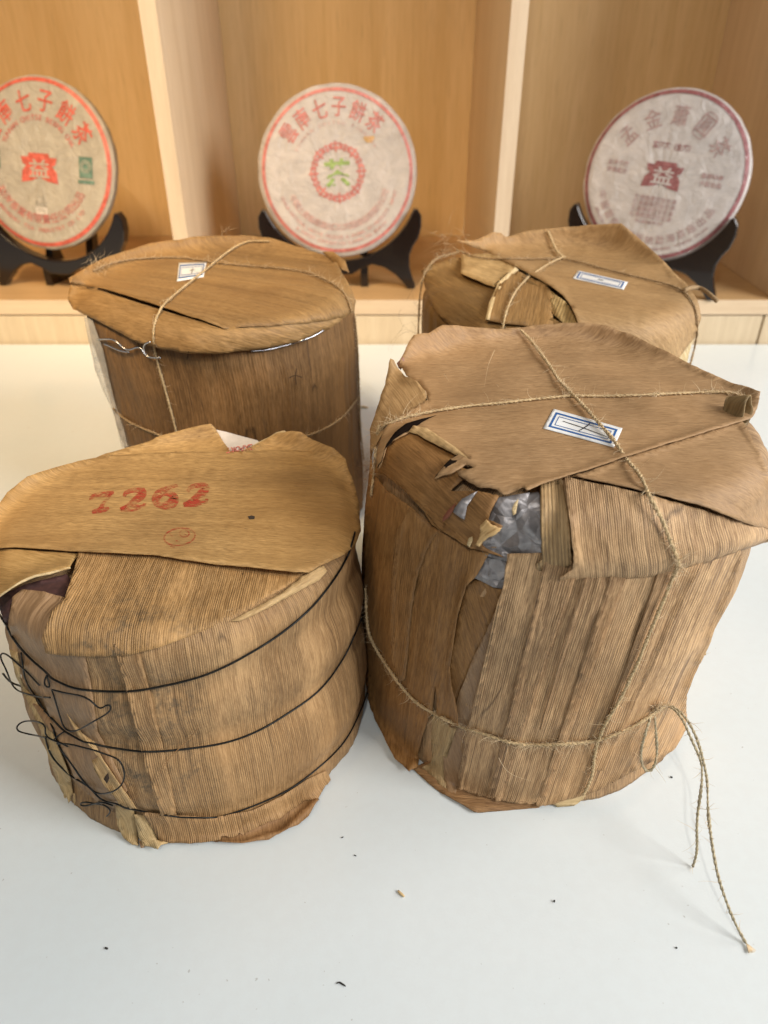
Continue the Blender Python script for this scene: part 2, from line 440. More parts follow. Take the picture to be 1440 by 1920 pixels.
    def decal(s, name, polys, mat, lift=.25, parent=None, closed=True, width=1., label=None, thick=0.):
        """flat print or a sticker laid on the surfaces: polys = closed outlines or strokes in traced coordinates"""
        V = []; Fc = []; uv = []
        for pl in polys:
            if closed: 
                pts = []
                for i in range(len(pl)):
                    a, b = pl[i], pl[(i+1) % len(pl)]; m = max(1, int(math.hypot(b[0]-a[0], b[1]-a[1])/4))
                    pts += [(a[0]+(b[0]-a[0])*k/m, a[1]+(b[1]-a[1])*k/m) for k in range(m)]
                nb = len(pts); xs = [p[0] for p in pts]; ys = [p[1] for p in pts]; inn = []
                P2 = np.array(pts); stp = 4.5
                yy = min(ys)
                while yy < max(ys):
                    xx = min(xs)
                    while xx < max(xs):
                        if np.min((P2[:, 0]-xx)**2+(P2[:, 1]-yy)**2) > 6:
                            c = False; j = nb-1
                            for i in range(nb):
                                if (ys[i] > yy) != (ys[j] > yy) and xx < (xs[j]-xs[i])*(yy-ys[i])/(ys[j]-ys[i])+xs[i]: c = not c
                                j = i
                            if c: inn.append((xx, yy))
                        xx += stp
                    yy += stp
                vs, es, fs, *_ = delaunay_2d_cdt([Vector(p) for p in pts+inn], [], [list(range(nb))], 1, 1e-4)
            else:
                sp = smooth_path([p[:2] for p in pl], 2.5); vs = []; fs = []
                wds = [p[2] if len(p) > 2 else width for p in pl]
                for i, p in enumerate(sp):
                    t = sp[min(i+1, len(sp)-1)]-sp[max(0, i-1)]; t = t/(np.linalg.norm(t)+1e-9); f = i/(len(sp)-1)*(len(pl)-1); k = min(int(f), len(pl)-2)
                    wd = (wds[k]+(wds[k+1]-wds[k])*(f-k))/2
                    vs += [(p[0]-t[1]*wd, p[1]+t[0]*wd), (p[0]+t[1]*wd, p[1]-t[0]*wd)]
                    if i: fs.append((2*i-2, 2*i-1, 2*i+1, 2*i))
            b = len(V)
            for v in vs:
                P, N = s.hit(v[0], v[1], s.all); V.append(P+(N+Vector((0, -.1, .2))).normalized()*(lift+(0 if closed else .08*(len(V)-b)/max(1, len(vs))+.03*len(Fc)/400))*.001); uv.append((P.x, P.y))
            for f in fs:
                a, b_, c_ = V[b+f[0]], V[b+f[1]], V[b+f[2]]
                if (b_-a).cross(c_-a).dot(ORG-a) < 0: f = list(f)[::-1]
                Fc.append(tuple(b+i for i in f))
        o = mesh_obj(name, V, Fc, mat, parent or s.root, uv=uv, label=label)
        if thick: md = o.modifiers.new('thickness', 'SOLIDIFY'); md.thickness = thick; md.offset = -1
        return o

def rope(name, paths, mat, parent, r=.00055, fuzz=1.0, hair_mat=None, fuzz_at=(), twist=.0052, seed=1, hairlen=.006, label=None, ply=2):
    """two-ply twine with loose fibres"""
    rnd = random.Random(seed); V = []; Fc = []; HV = []; HF = []
    for path in paths:
        P = [Vector(p) for p in path]; L = 0; strands = [[] for _ in range(ply)]; rad = []
        up = Vector((.2, .3, .9))
        for i, p in enumerate(P):
            t = (P[min(i+1, len(P)-1)]-P[max(i-1, 0)]).normalized(); a = up.cross(t).normalized(); b = t.cross(a)
            if i: L += (p-P[i-1]).length
            k = 1+.42*noise.noise(Vector((L*90, seed, 0)))+.2*noise.noise(Vector((L*300, seed, 4)))
            rad.append(r*k*.88)
            for q in range(ply):
                ang = 2*math.pi*(L/twist+q/ply); strands[q].append(p+(a*math.cos(ang)+b*math.sin(ang))*r*.62*k)
            nh = fuzz*5.2
            for (fx, fy, fz, fr, fk) in fuzz_at:
                if (p-Vector((fx, fy, fz))).length < fr: nh *= fk
            while nh > 0:
                if rnd.random() < nh:
                    d = (a*rnd.gauss(0, 1)+b*rnd.gauss(0, 1)); d.normalize(); d = (d+t*rnd.uniform(-1.8, 1.8)).normalized()
                    ln = hairlen*rnd.choice([.15, .18, .22, .25, .3, .4, .5, .8, 1.4])*rnd.uniform(.6, 1.3)
                    c1 = Vector([rnd.gauss(0, 1) for _ in range(3)])*.45
                    pts = []; q = p+d*r*.6; dd = d.copy()
                    for k2 in range(6):
                        pts.append(q.copy()); dd = (dd+c1*.33+Vector([rnd.gauss(0, 1) for _ in range(3)])*.12).normalized(); q = q+dd*ln/5
                        if q.z < .0003: q.z = .0003
                    tube(pts, rnd.choice([.00008, .0001, .00012, .00016]), 3, HV, HF, taper=True)
                nh -= 1
        for st in strands: tube(st, rad, 6, V, Fc)
    o = mesh_obj(name, V, Fc, mat, parent, label=label)
    if HV:
        h = mesh_obj('loose_fibre', HV, HF, hair_mat or mat, o, origin=world_loc(parent)); h['kind'] = 'stuff'
    return o
def wire(name, paths, r, mat, parent, seg=8, label=None):
    V = []; Fc = []
    for p in paths: tube(p, r, seg, V, Fc)
    return mesh_obj(name, V, Fc, mat, parent, label=label)

# ------------------------------------------------------------------ materials
M = {}
M['table'] = None
t = NT('glossy_white_laminate'); obj = t.n('TexCoord').outputs['Object']
big = t.noise(obj, 5, 3); fine = t.noise(obj, 900, 3, .6); mid = t.noise(obj, 160, 4, .65)
col = t.mix(t.mapr(big, .35, .65), (.675, .74, .755), (.72, .775, .785))
col = t.mix(t.mapr(mid, .4, .6, 0, .10), col, (.62, .63, .625))
dust = t.mapr(t.noise(obj, 330, 2), .75, .77)
col = t.mix(t.math('MULTIPLY', dust, .45), col, (.30, .27, .23))
t.set(t.b.inputs['Base Color'], col); t.set(t.b.inputs['Roughness'], t.mapr(mid, .35, .65, .13, .24))
t.b.inputs['Specular IOR Level'].default_value = .5
t.set(t.b.inputs['Normal'], t.bump(t.math('ADD', fine, mid), .10, .0004))
M['table'] = t.m
M['wood_back'] = wood_mat('golden_wood_veneer', (.60, .395, .17), (.72, .505, .255), (22, 22, 1.3))
M['wood_pale'] = wood_mat('pale_edge_wood', (.58, .455, .32), (.67, .545, .40), (70, 70, 3))
M['wood_side'] = wood_mat('pale_board_veneer', (.62, .46, .29), (.72, .56, .38), (26, 26, 1.5))
M['wood_shelf'] = wood_mat('shelf_veneer', (.48, .30, .135), (.58, .38, .19), (2, 40, 40))
M['wood_shelf_edge'] = wood_mat('shelf_edge_band', (.60, .45, .29), (.70, .55, .375), (3, 70, 70))
M['drawer'] = wood_mat('drawer_veneer', (.58, .46, .30), (.68, .56, .39), (60, 60, 4))
M['ebony'] = plain('dark_lacquered_wood', (.010, .006, .005), .22, spec=.5, coat=.4)

# front-left bundle: yellowish leaf; front-right: pinker brown; back ones darker
L1_TOP = leaf_mat('leaf_ochre_smooth', (.30, .180, .072), (.53, .340, .150), fs=1.7, con=1.25, rib=.08, streak=.45, blotch=.38, speck=.75, seed=1.3, dark=(.16, .088, .036), bumpk=.8)
M1_BODY_MOULD = [(-.013, -.095, .098, .036, .85), (-.006, -.088, .055, .038, .8), (.012, -.09, .10, .022, .6)]
L1_BODY = leaf_mat('leaf_tan_ribbed_mouldy', (.285, .170, .080), (.47, .305, .158), cracks=.6, rib=.85, streak=.8, blotch=.22, speck=.6, seed=4.1, mould=M1_BODY_MOULD)
L1_FOLD = leaf_mat('leaf_ochre_ribbed', (.335, .196, .082), (.55, .342, .158), rib=1.0, streak=.55, blotch=.25, speck=.9, seed=7.7, mould=[(-.008, -.080, .118, .045, .8)])
L_SMOOTH = leaf_mat('leaf_inner_smooth', (.24, .145, .075), (.36, .235, .135), rib=.05, streak=.3, blotch=.2, speck=.2, seed=2.2, rough=.45)
L_PALE = leaf_mat('leaf_strip_pale', (.44, .31, .15), (.62, .47, .26), rib=.35, streak=.8, blotch=.12, speck=.3, seed=3.9)
L_LIP = leaf_mat('leaf_edge_straw', (.48, .36, .19), (.62, .49, .29), rib=.1, streak=.4, blotch=.0, speck=.1, seed=5.9)
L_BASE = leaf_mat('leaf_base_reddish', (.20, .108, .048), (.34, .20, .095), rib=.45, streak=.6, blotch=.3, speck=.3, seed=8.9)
L3_TOP = leaf_mat('leaf_brown_smooth', (.245, .148, .073), (.415, .270, .145), fs=1.7, con=1.25, rib=.06, streak=.2, blotch=.3, speck=.55, seed=11.3, dark=(.16, .095, .045), bumpk=.8)
L3_RIB = leaf_mat('leaf_brown_ribbed', (.32, .195, .10), (.58, .39, .22), rib=1.0, streak=.85, blotch=.22, speck=.35, seed=13.7, cracks=.6)
L3_SIDE = leaf_mat('leaf_russet_smooth', (.195, .100, .035), (.325, .18, .072), rib=.12, streak=.55, blotch=.4, speck=.5, seed=17.1, cracks=.5, dark=(.12, .06, .024))
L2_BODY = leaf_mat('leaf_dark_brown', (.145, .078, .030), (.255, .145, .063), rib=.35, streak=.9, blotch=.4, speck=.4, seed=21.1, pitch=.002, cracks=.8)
L2_TOP = leaf_mat('leaf_cocoa_smooth', (.20, .118, .048), (.35, .220, .098), fs=1.7, con=1.25, rib=.08, streak=.8, blotch=.35, speck=.7, seed=23.1, dark=(.13, .07, .03))
L4_TOP = leaf_mat('leaf_umber_smooth', (.25, .155, .072), (.43, .285, .145), fs=1.7, con=1.25, rib=.08, streak=.5, blotch=.3, speck=.5, seed=27.1, dark=(.13, .075, .033))
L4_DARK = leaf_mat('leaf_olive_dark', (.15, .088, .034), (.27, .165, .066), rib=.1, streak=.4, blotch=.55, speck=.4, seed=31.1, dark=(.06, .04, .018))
t = NT('silver_foil_paper'); obj = t.n('TexCoord').outputs['Object']
f = t.mapr(t.noise(obj, 70, 4, .6, 1.), .35, .65)
t.set(t.b.inputs['Base Color'], t.mix(f, (.24, .23, .235), (.42, .40, .405))); t.b.inputs['Metallic'].default_value = .3; t.b.inputs['Roughness'].default_value = .42
t.set(t.b.inputs['Normal'], t.bump(t.math('ADD', t.mapr(t.n('TexVoronoi', {'Vector': t.n('VectorMath', {0: obj, 1: t.n('TexNoise', {'Vector': obj, 'Scale': 30.}).outputs['Color']}, operation='MULTIPLY_ADD').outputs[0] if 0 else obj, 'Scale': 95.}, feature='DISTANCE_TO_EDGE').outputs['Distance'], 0, .5), t.math('MULTIPLY', t.noise(obj, 60, 3, .6), 1.2)), .8, .004)); M['foil'] = t.m
M['paper'] = plain('wrapping_paper', (.62, .56, .50), .7, nscale=120, namp=.1, bump=.3)
M['white_sticker'] = plain('sticker_paper', (.80, .82, .82), .45)
M['blue_ink'] = plain('blue_ink', (.02, .11, .34), .5)
M['black_ink'] = plain('pen_ink', (.02, .02, .025), .5)
M['twine'] = plain('jute', (.50, .37, .20), .8, nscale=900, namp=.35)
M['twine_dark'] = plain('jute_brown', (.30, .20, .10), .8, nscale=900, namp=.35)
M['twine_grey'] = plain('jute_grey', (.40, .34, .22), .8, nscale=900, namp=.35)
M['fibre'] = plain('jute_fibre', (.72, .56, .35), .6)
M['wire'] = plain('black_iron_wire', (.012, .013, .012), .38, metal=.6, nscale=400, namp=.5)
M['steel_wire'] = plain('steel_wire', (.55, .57, .62), .25, metal=1.)
t = NT('worn_red_ink'); obj = t.n('TexCoord').outputs['Object']; uv = t.n('UVMap', uv_map='grain').outputs[0]
tr = t.n('BsdfTransparent'); mx = t.n('MixShader')
wear = t.noise(t.mapping(obj, sca=(420, 1500, 900)), 1, 3, .6); wear2 = t.noise(obj, 160, 3)
a_ = t.mapr(t.math('ADD', t.math('MULTIPLY', wear, .6), t.math('MULTIPLY', wear2, .4)), .43, .58, .06, .85)
t.set(mx.inputs[0], a_); t.set(mx.inputs[1], tr); t.set(mx.inputs[2], t.b); t.t.links.new(mx.outputs[0], t.out.inputs[0])
t.b.inputs['Base Color'].default_value = (.47, .055, .030, 1); t.b.inputs['Roughness'].default_value = .6; M['red_stamp'] = t.m
t = NT('clear_plastic_film'); obj = t.n('TexCoord').outputs['Object']
tr = t.n('BsdfTransparent'); mx = t.n('MixShader'); t.set(mx.inputs[0], .42); t.set(mx.inputs[1], tr); t.set(mx.inputs[2], t.b); t.t.links.new(mx.outputs[0], t.out.inputs[0])
t.b.inputs['Base Color'].default_value = (.75, .72, .66, 1); t.b.inputs['Roughness'].default_value = .2
t.set(t.b.inputs['Normal'], t.bump(t.noise(obj, 90, 3), .6, .003)); M['film'] = t.m

# ------------------------------------------------------------------ table
def box(name, x0, x1, y0, y1, z0, z1, mat, parent=None, bev=.0006, label=None, kind=None):
    V = [(x, y, z) for z in (z0, z1) for y in (y0, y1) for x in (x0, x1)]
    Fc = [(0, 2, 3, 1), (4, 5, 7, 6), (0, 1, 5, 4), (2, 6, 7, 3), (0, 4, 6, 2), (1, 3, 7, 5)]
    o = mesh_obj(name, V, Fc, mat, parent, origin=None if parent else ((x0+x1)/2, (y0+y1)/2, z0), smooth=False, label=label, kind=kind)
    if bev: md = o.modifiers.new('bevel', 'BEVEL'); md.width = bev; md.segments = 2
    return o
tb = box('tabletop', -1.6, 1.6, -.45, .9425, -.03, 0, M['table'], bev=.0015)
tb['label'] = 'glossy white tabletop under the four leaf wrapped bundles'; tb['category'] = 'table'

# ------------------------------------------------------------------ cabinet
CY = .945
cab = empty('display_cabinet', (0, CY, 0), 'pale wooden display cabinet with open cells behind the table', 'cabinet')
X1, X2, X3 = (-.2590, -.2408), (.1345, .1530), (.502, .5205)
XL = (-.70, -.682); ZS, ZB = .0576, .0390; BY = 1.305; TOP = .85
box('shelf_board', XL[0], X3[1], CY+.0012, BY, ZB, ZS, M['wood_shelf'], cab)
box('edge_band', XL[0], X3[1], CY, CY+.0010, ZB, ZS, M['wood_shelf_edge'], cab, bev=0)
for (a, b) in (XL, X1, X2, X3):
    d = box('divider', a, b, CY+.0012, BY, ZS+.0002, TOP, M['wood_side'], cab)
    box('divider_edge', a, b, CY, CY+.001, ZS+.0002, TOP, M['wood_pale'], d, bev=0)
for (a, b) in ((XL[1], X1[0]), (X1[1], X2[0]), (X2[1], X3[0])):
    box('back_panel', a+.0003, b-.0003, BY-.006, BY, ZS+.0004, TOP, M['wood_back'], cab, bev=0)
box('top_board', XL[0], X3[1], CY, BY, TOP+.0003, TOP+.018, M['wood_shelf'], cab)
box('drawer_front', XL[0], .4935, CY+.001, CY+.018, -.10, ZB-.0022, M['drawer'], cab)
box('drawer_front', .4965, .95, CY+.001, CY+.018, -.10, ZB-.0022, M['drawer'], cab)
box('carcass', XL[0]+.01, .95, CY+.02, BY, -.10, ZB-.0005, plain('carcass_dark', (.12, .08, .045), .6), cab)
box('divider', .85, .868, CY, BY, ZS, TOP, M['wood_side'], cab)
wl = box('wall', -3, 3, BY+.3, BY+.35, -1, 2.2, plain('painted_wall', (.62, .60, .56), .8, nscale=30, namp=.04), kind='structure')

# ------------------------------------------------------------------ lettering
_tx = {}
def glyph(s_, bold=.02, res=2):
    if (s_, bold) in _tx: return _tx[(s_, bold)]
    cu = bpy.data.curves.new('lettering', 'FONT'); cu.body = s_; cu.size = 1; cu.align_x = 'CENTER'; cu.align_y = 'CENTER'
    cu.offset = bold; cu.resolution_u = res
    o = bpy.data.objects.new('lettering', cu); C.objects.link(o)
    dg = bpy.context.evaluated_depsgraph_get(); me = bpy.data.meshes.new_from_object(o.evaluated_get(dg))
    V = np.array([v.co[:2] for v in me.vertices]).reshape(-1, 2); Fc = [tuple(p.vertices) for p in me.polygons]
    bpy.data.objects.remove(o); bpy.data.curves.remove(cu); bpy.data.meshes.remove(me)
    if len(V): V = V-(V.min(0)+V.max(0))/2
    _tx[(s_, bold)] = (V, Fc); return V, Fc

CR = .1; CT = .020
def dome(r):   # front surface height of a tea cake
    q = r/CR
    return CT*.5*(1-.10*q*q) if q < .86 else CT*.5*(.926)*math.sqrt(max(0, 1-((q-.86)/.14)**2*.80))
def cake_mats(i, paper, rim):
    out = []
    for nm, c in (('cake_paper', paper), ('cake_rim_paper', rim)):
        t = NT(nm+str(i)); obj = t.n('TexCoord').outputs['Object']
        n1 = t.noise(obj, 28, 3, .5, 1.5); n2 = t.noise(obj, 230, 3, .6)
        col = t.mix(t.mapr(n1, .35, .65), tuple(a*.88 for a in c), tuple(min(1, a*1.06) for a in c))
        t.set(t.b.inputs['Base Color'], col); t.b.inputs['Roughness'].default_value = .6
        t.b.inputs['Coat Weight'].default_value = .75; t.b.inputs['Coat Roughness'].default_value = .13
        wr = t.noise(t.mapping(obj, sca=(38, 38, 38)), 1, 3, .6, 2.2)
        t.set(t.b.inputs['Normal'], t.bump(n1, .25, .002, t.bump(wr, .5, .0030)))
        t.set(t.b.inputs['Coat Normal'], t.bump(wr, 1., .011, t.bump(n2, .9, .0012)))
        out.append(t.m)
    return out
class Cake:
    def __init__(s, i, loc, tilt, yaw, roll, paper, rim, label, grp='round tea cakes on dark stands in the cabinet cells'):
        s.root = empty('tea_cake', loc, label, 'tea cake', grp)
        s.root.rotation_euler = (0, 0, 0)
        from mathutils import Matrix
        Rm = Matrix.Rotation(R_(yaw), 3, 'Z') @ Matrix.Rotation(R_(90-tilt), 3, 'X') @ Matrix.Rotation(R_(-roll), 3, 'Z')
        s.root.rotation_euler = Rm.to_euler()
        s.mp, s.mr = cake_mats(i, paper, rim)
        N = 128; rows = [(CR*q, dome(CR*q)) for q in list(np.linspace(0.02, .86, 26))+[.86+.14*math.sin(R_(a)) for a in np.linspace(8, 90, 12)]]
        back = [(r, -z) for r, z in rows[::-1]]
        rows = rows+back
        V = []; Fc = []
        for (r, z) in rows:
            for k in range(N):
                t = 2*math.pi*k/N; w_ = noise.noise(Vector((math.cos(t)*6, math.sin(t)*6, r*60+i)))*.0007
                V.append(((r+w_)*math.cos(t), (r+w_)*math.sin(t), z+w_*.8*(1 if z > 0 else -1)))
        for a in range(len(rows)-1):
            for k in range(N): k2 = (k+1) % N; Fc.append((a*N+k, (a+1)*N+k, (a+1)*N+k2, a*N+k2))
        Fc.append(tuple(range(N))); Fc.append(tuple((len(rows)-1)*N+k for k in range(N))[::-1])
        s.part('paper_wrap', V, Fc, s.mp, 1)
        s.k = 0
    def part(s, name, V, Fc, mat, smooth=True, label=None):
        return mesh_obj(name, V, Fc, mat, s.root, origin=(0, 0, 0), smooth=bool(smooth), label=label)
    def lay(s, V2, lift=.0006): return [(x, y, dome(min(CR, math.hypot(x, y)))+lift) for x, y in V2]
    def ring(s, name, r0, r1, mat, wob=0., seg=160, lift=.0007):
        V = []; Fc = []; m = max(2, int((r1-r0)/.0015))
        for k in range(seg):
            t = 2*math.pi*k/seg
            for j in range(m+1):
                r = r0+(r1-r0)*j/m+wob*math.sin(t*8)
                V.append((r*math.cos(t), r*math.sin(t), dome(r)+lift))
        for k in range(seg):
            for j in range(m): a = k*(m+1)+j; b = ((k+1) % seg)*(m+1)+j; Fc.append((a, a+1, b+1, b))
        return s.part(name, V, Fc, mat)
    def arc(s, name, text, r, size, a0, a1, mat, top=True, bold=.02, sx=1., sy=1., lift=.0008):
        V = []; Fc = []; n = len(text)
        for i, ch in enumerate(text):
            if ch == ' ': continue
            a = R_(a0+(a1-a0)*(i/(n-1) if n > 1 else 0)); G, gf = glyph(ch, bold)
            if not len(G): continue
            rot = a-math.pi/2 if top else a+math.pi/2
            c, s_ = math.cos(rot), math.sin(rot); b = len(V)
            P = [(r*math.cos(a)+(x*c*sx-y*s_*sy)*size, r*math.sin(a)+(x*s_*sx+y*c*sy)*size) for x, y in G]
            V += s.lay(P, lift); Fc += [tuple(b+q for q in f) for f in gf]
        return s.part(name, V, Fc, mat, 0)
    def text(s, name, text, x, y, size, mat, bold=.02, sx=1., sy=1., lift=.0009):
        V = []; Fc = []
        for li, line in enumerate(text.split('\n')):
            G, gf = glyph(line, bold); b = len(V)
            V += s.lay([(x+px*size*sx, y+(py*sy-li*1.25)*size) for px, py in G], lift); Fc += [tuple(b+q for q in f) for f in gf]
        return s.part(name, V, Fc, mat, 0)
    def poly(s, name, pts, mat, lift=.0008): return s.part(name, s.lay(pts, lift), [tuple(range(len(pts)))], mat, 0)

LOGO = [(-.28, .46), (.28, .46), (.31, .33), (.52, .33), (.47, .10), (.37, .06), (.50, -.14), (.53, -.50), (.24, -.44), (.0, -.31), (-.24, -.44), (-.53, -.50), (-.50, -.14), (-.37, .06), (-.47, .10), (-.52, .33), (-.31, .33)]
def logo(ck, x, y, sz, mat):
    e = ck.poly('emblem', [(x+a*sz, y+b*sz*.74) for a, b in LOGO], mat, .0007)
    o = ck.text('emblem_character', '益', x, y-.02*sz, sz*.60, ck.mp, bold=.012, lift=.0010, sy=.80, sx=1.05); o.parent = e
def ink(name, c, rough=.55):
    t = NT(name); obj = t.n('TexCoord').outputs['Object']
    t.set(t.b.inputs['Base Color'], t.mix(t.mapr(t.noise(obj, 160, 3, .6), .4, .6), c, tuple(min(1, a*1.35+.03) for a in c)))
    t.b.inputs['Roughness'].default_value = rough; t.b.inputs['Coat Weight'].default_value = .75; t.b.inputs['Coat Roughness'].default_value = .13
    wr = t.noise(t.mapping(obj, sca=(38, 38, 38)), 1, 3, .6, 2.2)
    t.set(t.b.inputs['Coat Normal'], t.bump(wr, 1., .011, t.bump(t.noise(obj, 230, 3), .5, .0007)))
    return t.m
RED = ink('orange_red_ink', (.46, .07, .04)); ROSE = ink('rose_red_ink', (.40, .115, .095)); ROSE_L = ink('faded_rose_ink', (.43, .245, .215)); MAR = ink('maroon_ink', (.20, .055, .06)); MAR_L = ink('faded_maroon_ink', (.30, .19, .185))
GRN = ink('leaf_green_ink', (.20, .29, .07)); DGRN = ink('dark_green_ink', (.085, .16, .115)); GREY = ink('grey_ink', (.30, .27, .22))
paperW = (.58, .54, .50)

# centre cake
ck = Cake(1, (-.0585, 1.020, .1965), 13, 2, -3, (.46, .41, .375), (.5, .4, .35), 'round tea cake in the middle cell with a green character inside a red ring')
ck.ring('border_ring', .0905, .0945, ROSE)
ck.arc('title_characters', '雲南七子餅茶', .0735, .0245, 140, 47, ROSE, bold=.008, sx=.78)
ck.ring('emblem_ring', .0265, .0272, ROSE, wob=.0); ck.ring('emblem_ring', .0322, .0329, ROSE)
for k in range(8):
    a = 90-45*k; ck.arc('ring_character', '中', .0297, .0128, a, a, ROSE, bold=.03, sx=1.25)
    ck.arc('ring_character', '中', .0297, .0095, a-22.5, a-22.5, ROSE, bold=.03, sx=1.2)
ck.text('emblem_character', '茶', 0, -.001, .034, GRN, bold=.03)
ck.arc('maker_characters', '中國土產畜產進出口公司雲南省茶葉分公司', .0640, .0098, 205, 335, ROSE_L, top=False, bold=.0)
ck.arc('maker_lettering', 'CHINA NATIONAL NATIVE PRODUCE & ANIMAL BY-PRODUCTS IMPORT', .0762, .0062, 200, 340, ROSE_L, top=False, bold=.01)
ck.arc('maker_lettering', '& EXPORT CORPORATION YUNNAN TEA BRANCH', .0835, .0062, 228, 312, ROSE_L, top=False, bold=.01)
ck.arc('small_lettering', 'YUNNAN CHITSU PINGCHA', .0560, .006, 150, 30, ROSE_L, bold=.0)
ck.poly('stain', [(.042+.006*math.cos(a)*(1+.3*math.sin(3*a)), .035+.005*math.sin(a)*(1+.3*math.cos(2*a))) for a in np.linspace(0, 6.0, 18)], ink('tea_stain', (.42, .24, .07)))
# left cake
ck = Cake(2, (-.4290, 1.022, .2055), 15, -12, 2, (.40, .355, .285), (.42, .20, .1), 'round tea cake in the left cell with orange red rim and green seal')
ck.ring('border_ring', .0925, .0970, RED)
ck.arc('title_characters', '雲南七子餅茶', .0720, .0275, 152, 32, RED, bold=.010, sx=.80)
ck.arc('small_lettering', 'YUNNAN CHITSE BEENG CHA', .0525, .0085, 152, 28, ROSE, bold=.015)
logo(ck, 0, -.004, .048, RED)
ck.poly('green_seal', [(.055, .012), (.073, .012), (.073, -.012), (.055, -.012)], DGRN)
for r in (.0072, .0048): 
    V = [(.064+r*math.cos(a)*1.0, .001+r*math.sin(a)) for a in np.linspace(0, 2*math.pi, 20)]+[(.064+(r-.0009)*math.cos(a), .001+(r-.0009)*math.sin(a)) for a in np.linspace(0, 2*math.pi, 20)]
    ck.part('seal_ring', ck.lay(V, .0011), [(i, i+1, 21+i, 20+i) for i in range(19)], ck.mp, 0)
ck.poly('green_bar', [(.053, -.0145), (.075, -.0145), (.075, -.0185), (.053, -.0185)], DGRN)
ck.poly('green_seal', [(-.075, .014), (-.055, .014), (-.055, -.008), (-.075, -.008)], DGRN)
ck.arc('maker_characters', '勐海茶業有限責任公司出品', .0640, .0125, 212, 328, ROSE, top=False, bold=.005)
ck.arc('maker_lettering', 'MENGHAI TEA INDUSTRY CO LTD', .0775, .0070, 222, 318, ROSE, top=False, bold=.01)
ck.text('small_characters', '大益\n普洱茶', .0, -.038, .0060, GREY, bold=.0)
ck.poly('paper_tag', [(-.008, -.0505), (.008, -.0505), (.008, -.0585), (-.008, -.0585)], M['paper'])
ck.text('tag_number', '357g', 0, -.0545, .0062, GREY, lift=.0013)
# right cake
ck = Cake(3, (.3530, 1.012, .1925), 14, -30, 4, (.50, .465, .45), (.55, .45, .42), 'round tea cake in the right cell in crinkled paper with maroon print')
ck.ring('border_ring', .0930, .0975, MAR)
ck.arc('title_characters', '孟金蕭圓茶', .0690, .0245, 144, 36, MAR_L, bold=.0, sx=.85)
V = []
for (rx, ry) in ((.0088, .0150), (.0079, .0141)):
    for a in np.linspace(0, 2*math.pi, 28, endpoint=False):
        x, y = rx*np.sign(math.cos(a))*abs(math.cos(a))**.5, ry*np.sign(math.sin(a))*abs(math.sin(a))**.5
        b = R_(63-90); V.append((.069*math.cos(R_(63))+x*math.cos(b)-y*math.sin(b), .069*math.sin(R_(63))+x*math.sin(b)+y*math.cos(b)))
ck.part('character_frame', ck.lay(V, .0008), [(i, (i+1) % 28, 28+(i+1) % 28, 28+i) for i in range(28)], MAR_L, 0)
ck.text('small_characters', '普洱茶（生茶）', 0, .0345, .0080, MAR, sx=.9)
logo(ck, 0, .002, .044, MAR)
ck.text('side_print', '勐海茶廠\n經典配方', -.058, .008, .0066, MAR_L, bold=.02)
ck.text('side_print', '雲南特產\n大益出品', .058, .008, .0066, MAR_L, bold=.02)
for r_ in range(4): ck.text('text_column_print', '陳香醇厚回甘生津', 0, -.0265-.0068*r_, .0066, MAR_L, bold=.01)
ck.text('small_characters', '西雙版納勐海茶廠', 0, -.054, .0045, MAR_L)
ck.arc('maker_characters', '中國雲南西雙版納勐海茶廠出品', .0745, .0115, 205, 335, MAR_L, top=False, bold=.0)
ck.arc('maker_lettering', 'MENGHAI TEA FACTORY XISHUANGBANNA YUNNAN CHINA', .0855, .0055, 215, 325, MAR_L, top=False, bold=.01)

